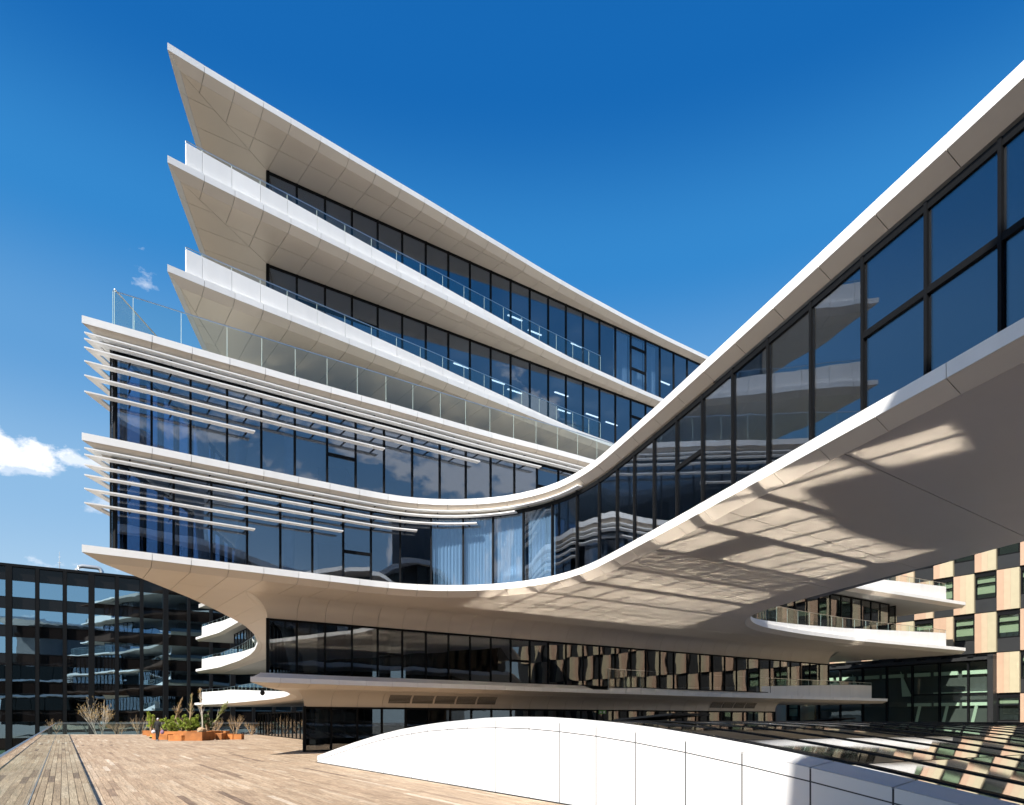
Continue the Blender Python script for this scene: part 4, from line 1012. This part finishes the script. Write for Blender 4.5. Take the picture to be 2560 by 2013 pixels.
for s, w in ((-1, pv(-.305,.055,.93)), (1, pv(.295,.025,.93))):
    h = MB(); w = Vector(w); h.tube([w+Vector((0,0,.02)), w+Vector((0,.005,-.03)), w+Vector((0,.01,-.09))], [.032, .042, .036], 8)
    for k, ln in enumerate((.075, .085, .08, .065)):
        q = w+Vector((s*.004, -.022+.017*k, -.085)); h.tube([q, q+Vector((-s*.004, 0, -ln*.5)), q+Vector((-s*.028, 0, -ln*.85))], [.010, .009, .007], 5)
    q = w+Vector((-s*.01, .03, -.045)); h.tube([q, q+Vector((-s*.015, .03, -.03)), q+Vector((-s*.03, .03, -.055))], [.012, .010, .008], 5); h.build('hand', 'skin', pr, True)
for x, y in ((-.07, .04), (.055, -.04)):
    s = MB(); s.add(*ico(pv(x, y+.03, .05), .048, .13, .05)); s.build('shoe', 'cap', pr, True)
def bag(x, y, z, w, h, label, m):
    r = empty('shopping_bag', (x, y, z-h), label, 'bag', 'bags carried by the person')
    b = MB(); V, Fc = ico((x, y, z-h*.52), w*.5, w*.34, h*.5); V = [Vector((v.x, v.y, max(v.z, z-h)))+Vector((.02*math.sin(v.z*40), .02*math.sin(v.x*37+v.z*21), 0)) for v in V]; b.add(V, Fc); b.build('sack', m, r, True)
    MB().tube([(x-w*.2, y, z-h*.2), (x-w*.12, y, z+.04), (x+w*.12, y, z+.04), (x+w*.2, y, z-h*.2)], .008, 5).build('handle', m, r)
bag(PX-.34, PY+.06, .84, .34, .30, 'pale mauve bag in the left hand of the walking person', 'cap'); bag(PX+.34, PY+.03, .82, .30, .32, 'dark purple bag in the right hand of the walking person', 'bag_purple')
cr = empty('plant_tray', (-30.6, 58.7, 0), 'black tray of yellow green plants on the deck by the person', 'tray')
MB().prism(box_rot(-30.6, 58.7, .9, .5, .1, 0, 0), 0, .12).build('tray', 'frame_black', cr)
m = MB(); rnd = random.Random(5)
for _ in range(220):
    c = Vector((-30.6+rnd.gauss(0, .17), 58.7+rnd.gauss(0, .1), .12)); t_ = c+Vector((rnd.gauss(0,.06), rnd.gauss(0,.06), rnd.uniform(.08,.36))); m.add([c, c+Vector((.04,0,0)), t_], [(0,1,2)])
m.build('leaves', 'yellow', cr)['kind'] = 'stuff'

# ------------------------------------------------------------------ small things
sc_ = MB(); p = Vector((-11.55, 31.6, 2.97)); sc_.tube([p+Vector((0,0,.12)), p], .03, 8); sc_.add(*ico(p+Vector((0,0,-.1)), .11, .11, .13)); tag(sc_.build('security_camera', 'vent_black', None, True), 'small black dome camera hanging under the pointed end of the lowest slab', 'camera')
ex = empty('exit_sign', (*(G+fv*19.9-fn*.06), 2.1), 'small green exit sign with arrow and figure above the ground floor doors', 'sign')
e0 = G+fv*19.7-fn*.1; e1 = G+fv*20.35-fn*.1; MB().prism([e0, e1, e1+fn*.03, e0+fn*.03], 2.0, 2.24).build('plate', 'sign_green', ex)
def on(a, z): q = G+fv*(19.7+a)-fn*.104; return (q.x, q.y, z)
MB().add([on(.06,2.12), on(.15,2.19), on(.15,2.14), on(.28,2.14), on(.28,2.10), on(.15,2.10), on(.15,2.05)], [(0,6,5,4,3,2,1)]).build('arrow', 'sign_white', ex)
MB().add([on(.42,2.03), on(.47,2.03), on(.50,2.1), on(.54,2.03), on(.58,2.03), on(.53,2.13), on(.55,2.17), on(.46,2.18), on(.40,2.13)], [(0,8,7,6,5,4,3,2,1)]).build('figure', 'sign_white', ex)
# curtains behind three of the top-floor windows
for k, (a, b, lab) in enumerate(((16, 17, 'pale pleated curtain behind the top floor window left of the opening sash'), (17, 18, 'pale pleated curtain behind the opening sash on the top floor'), (18, 19, 'pale pleated curtain behind the top floor window right of the opening sash'))):
    V = []; Fc = []; n = 44; t0_, t1_ = 1.405*a+.08, 1.405*b-(.08 if k != 2 else .2)
    for i in range(n+1):
        t = t0_+(t1_-t0_)*i/n; p = Cc+fv*t+fn*(.30+.05*math.sin(i*1.25)+.015*math.sin(i*2.9))
        V += [(p.x, p.y, z7+.03), (p.x, p.y, z8-.62)]
    for i in range(n): Fc.append((i*2, i*2+2, i*2+3, i*2+1))
    V += [(x+fn.x*.008, y+fn.y*.008, z) for x, y, z in V]; k2 = (n+1)*2
    for i in range(n): Fc.append((k2+i*2+1, k2+i*2+3, k2+i*2+2, k2+i*2))
    tag(mesh('curtain', V, Fc, 'curtain', None, True), lab, 'curtain', 'curtains on the top floor')
for k, lab in ((9, 'pale curtain inside the curved glass, leftmost of the bay'), (10, 'wide pale curtain inside the curved glass at the lowest point of the bay'), (11, 'pale curtain inside the curved glass right of the lowest point of the bay'), (12, 'narrow pale curtain inside the curved glass, rightmost of the bay')):
    V = []; Fc = []; n = 40; t0_, t1_ = jm3[k]+.1, jm3[k+1]-.1
    for lay in (0, .008):
        for i in range(n+1):
            p = G34.at(t0_+(t1_-t0_)*i/n, .28+lay+.035*math.sin(i*1.3)+.012*math.sin(i*2.9)); V += [(p.x, p.y, z3+.03), (p.x, p.y, z4-.75)]
    for i in range(n): Fc += [(i*2, i*2+2, i*2+3, i*2+1), (2*(n+1)+i*2+1, 2*(n+1)+i*2+3, 2*(n+1)+i*2+2, 2*(n+1)+i*2)]
    tag(mesh('curtain', V, Fc, 'curtain', None, True), lab, 'curtain', 'curtains behind the curved glass')
# lit strip lights under the office ceilings
for z, spots in ((z7, ((15.2,2.0),(17.2,2.6),(20.5,2.2),(29.2,2.4),(31.2,2.0),(25.5,4.0))), (z6, ((11.2,1.8),(14.0,2.2),(15.6,2.6),(18.3,1.2),(22.0,2.4),(24.0,2.6),(27.5,1.6),(20.0,3.0)))):
    for t, w in spots:
        p = Cc+fv*t+fn*w; q = p+fv*1.1; zz = z+3.15
        tag(MB().bar((p.x, p.y, zz), (q.x, q.y, zz), .09, .05).build('ceiling_light', 'lamp_glow'), 'slim lit strip light hanging inside the upper office floors', 'ceiling light', 'strip lights inside the upper floors')
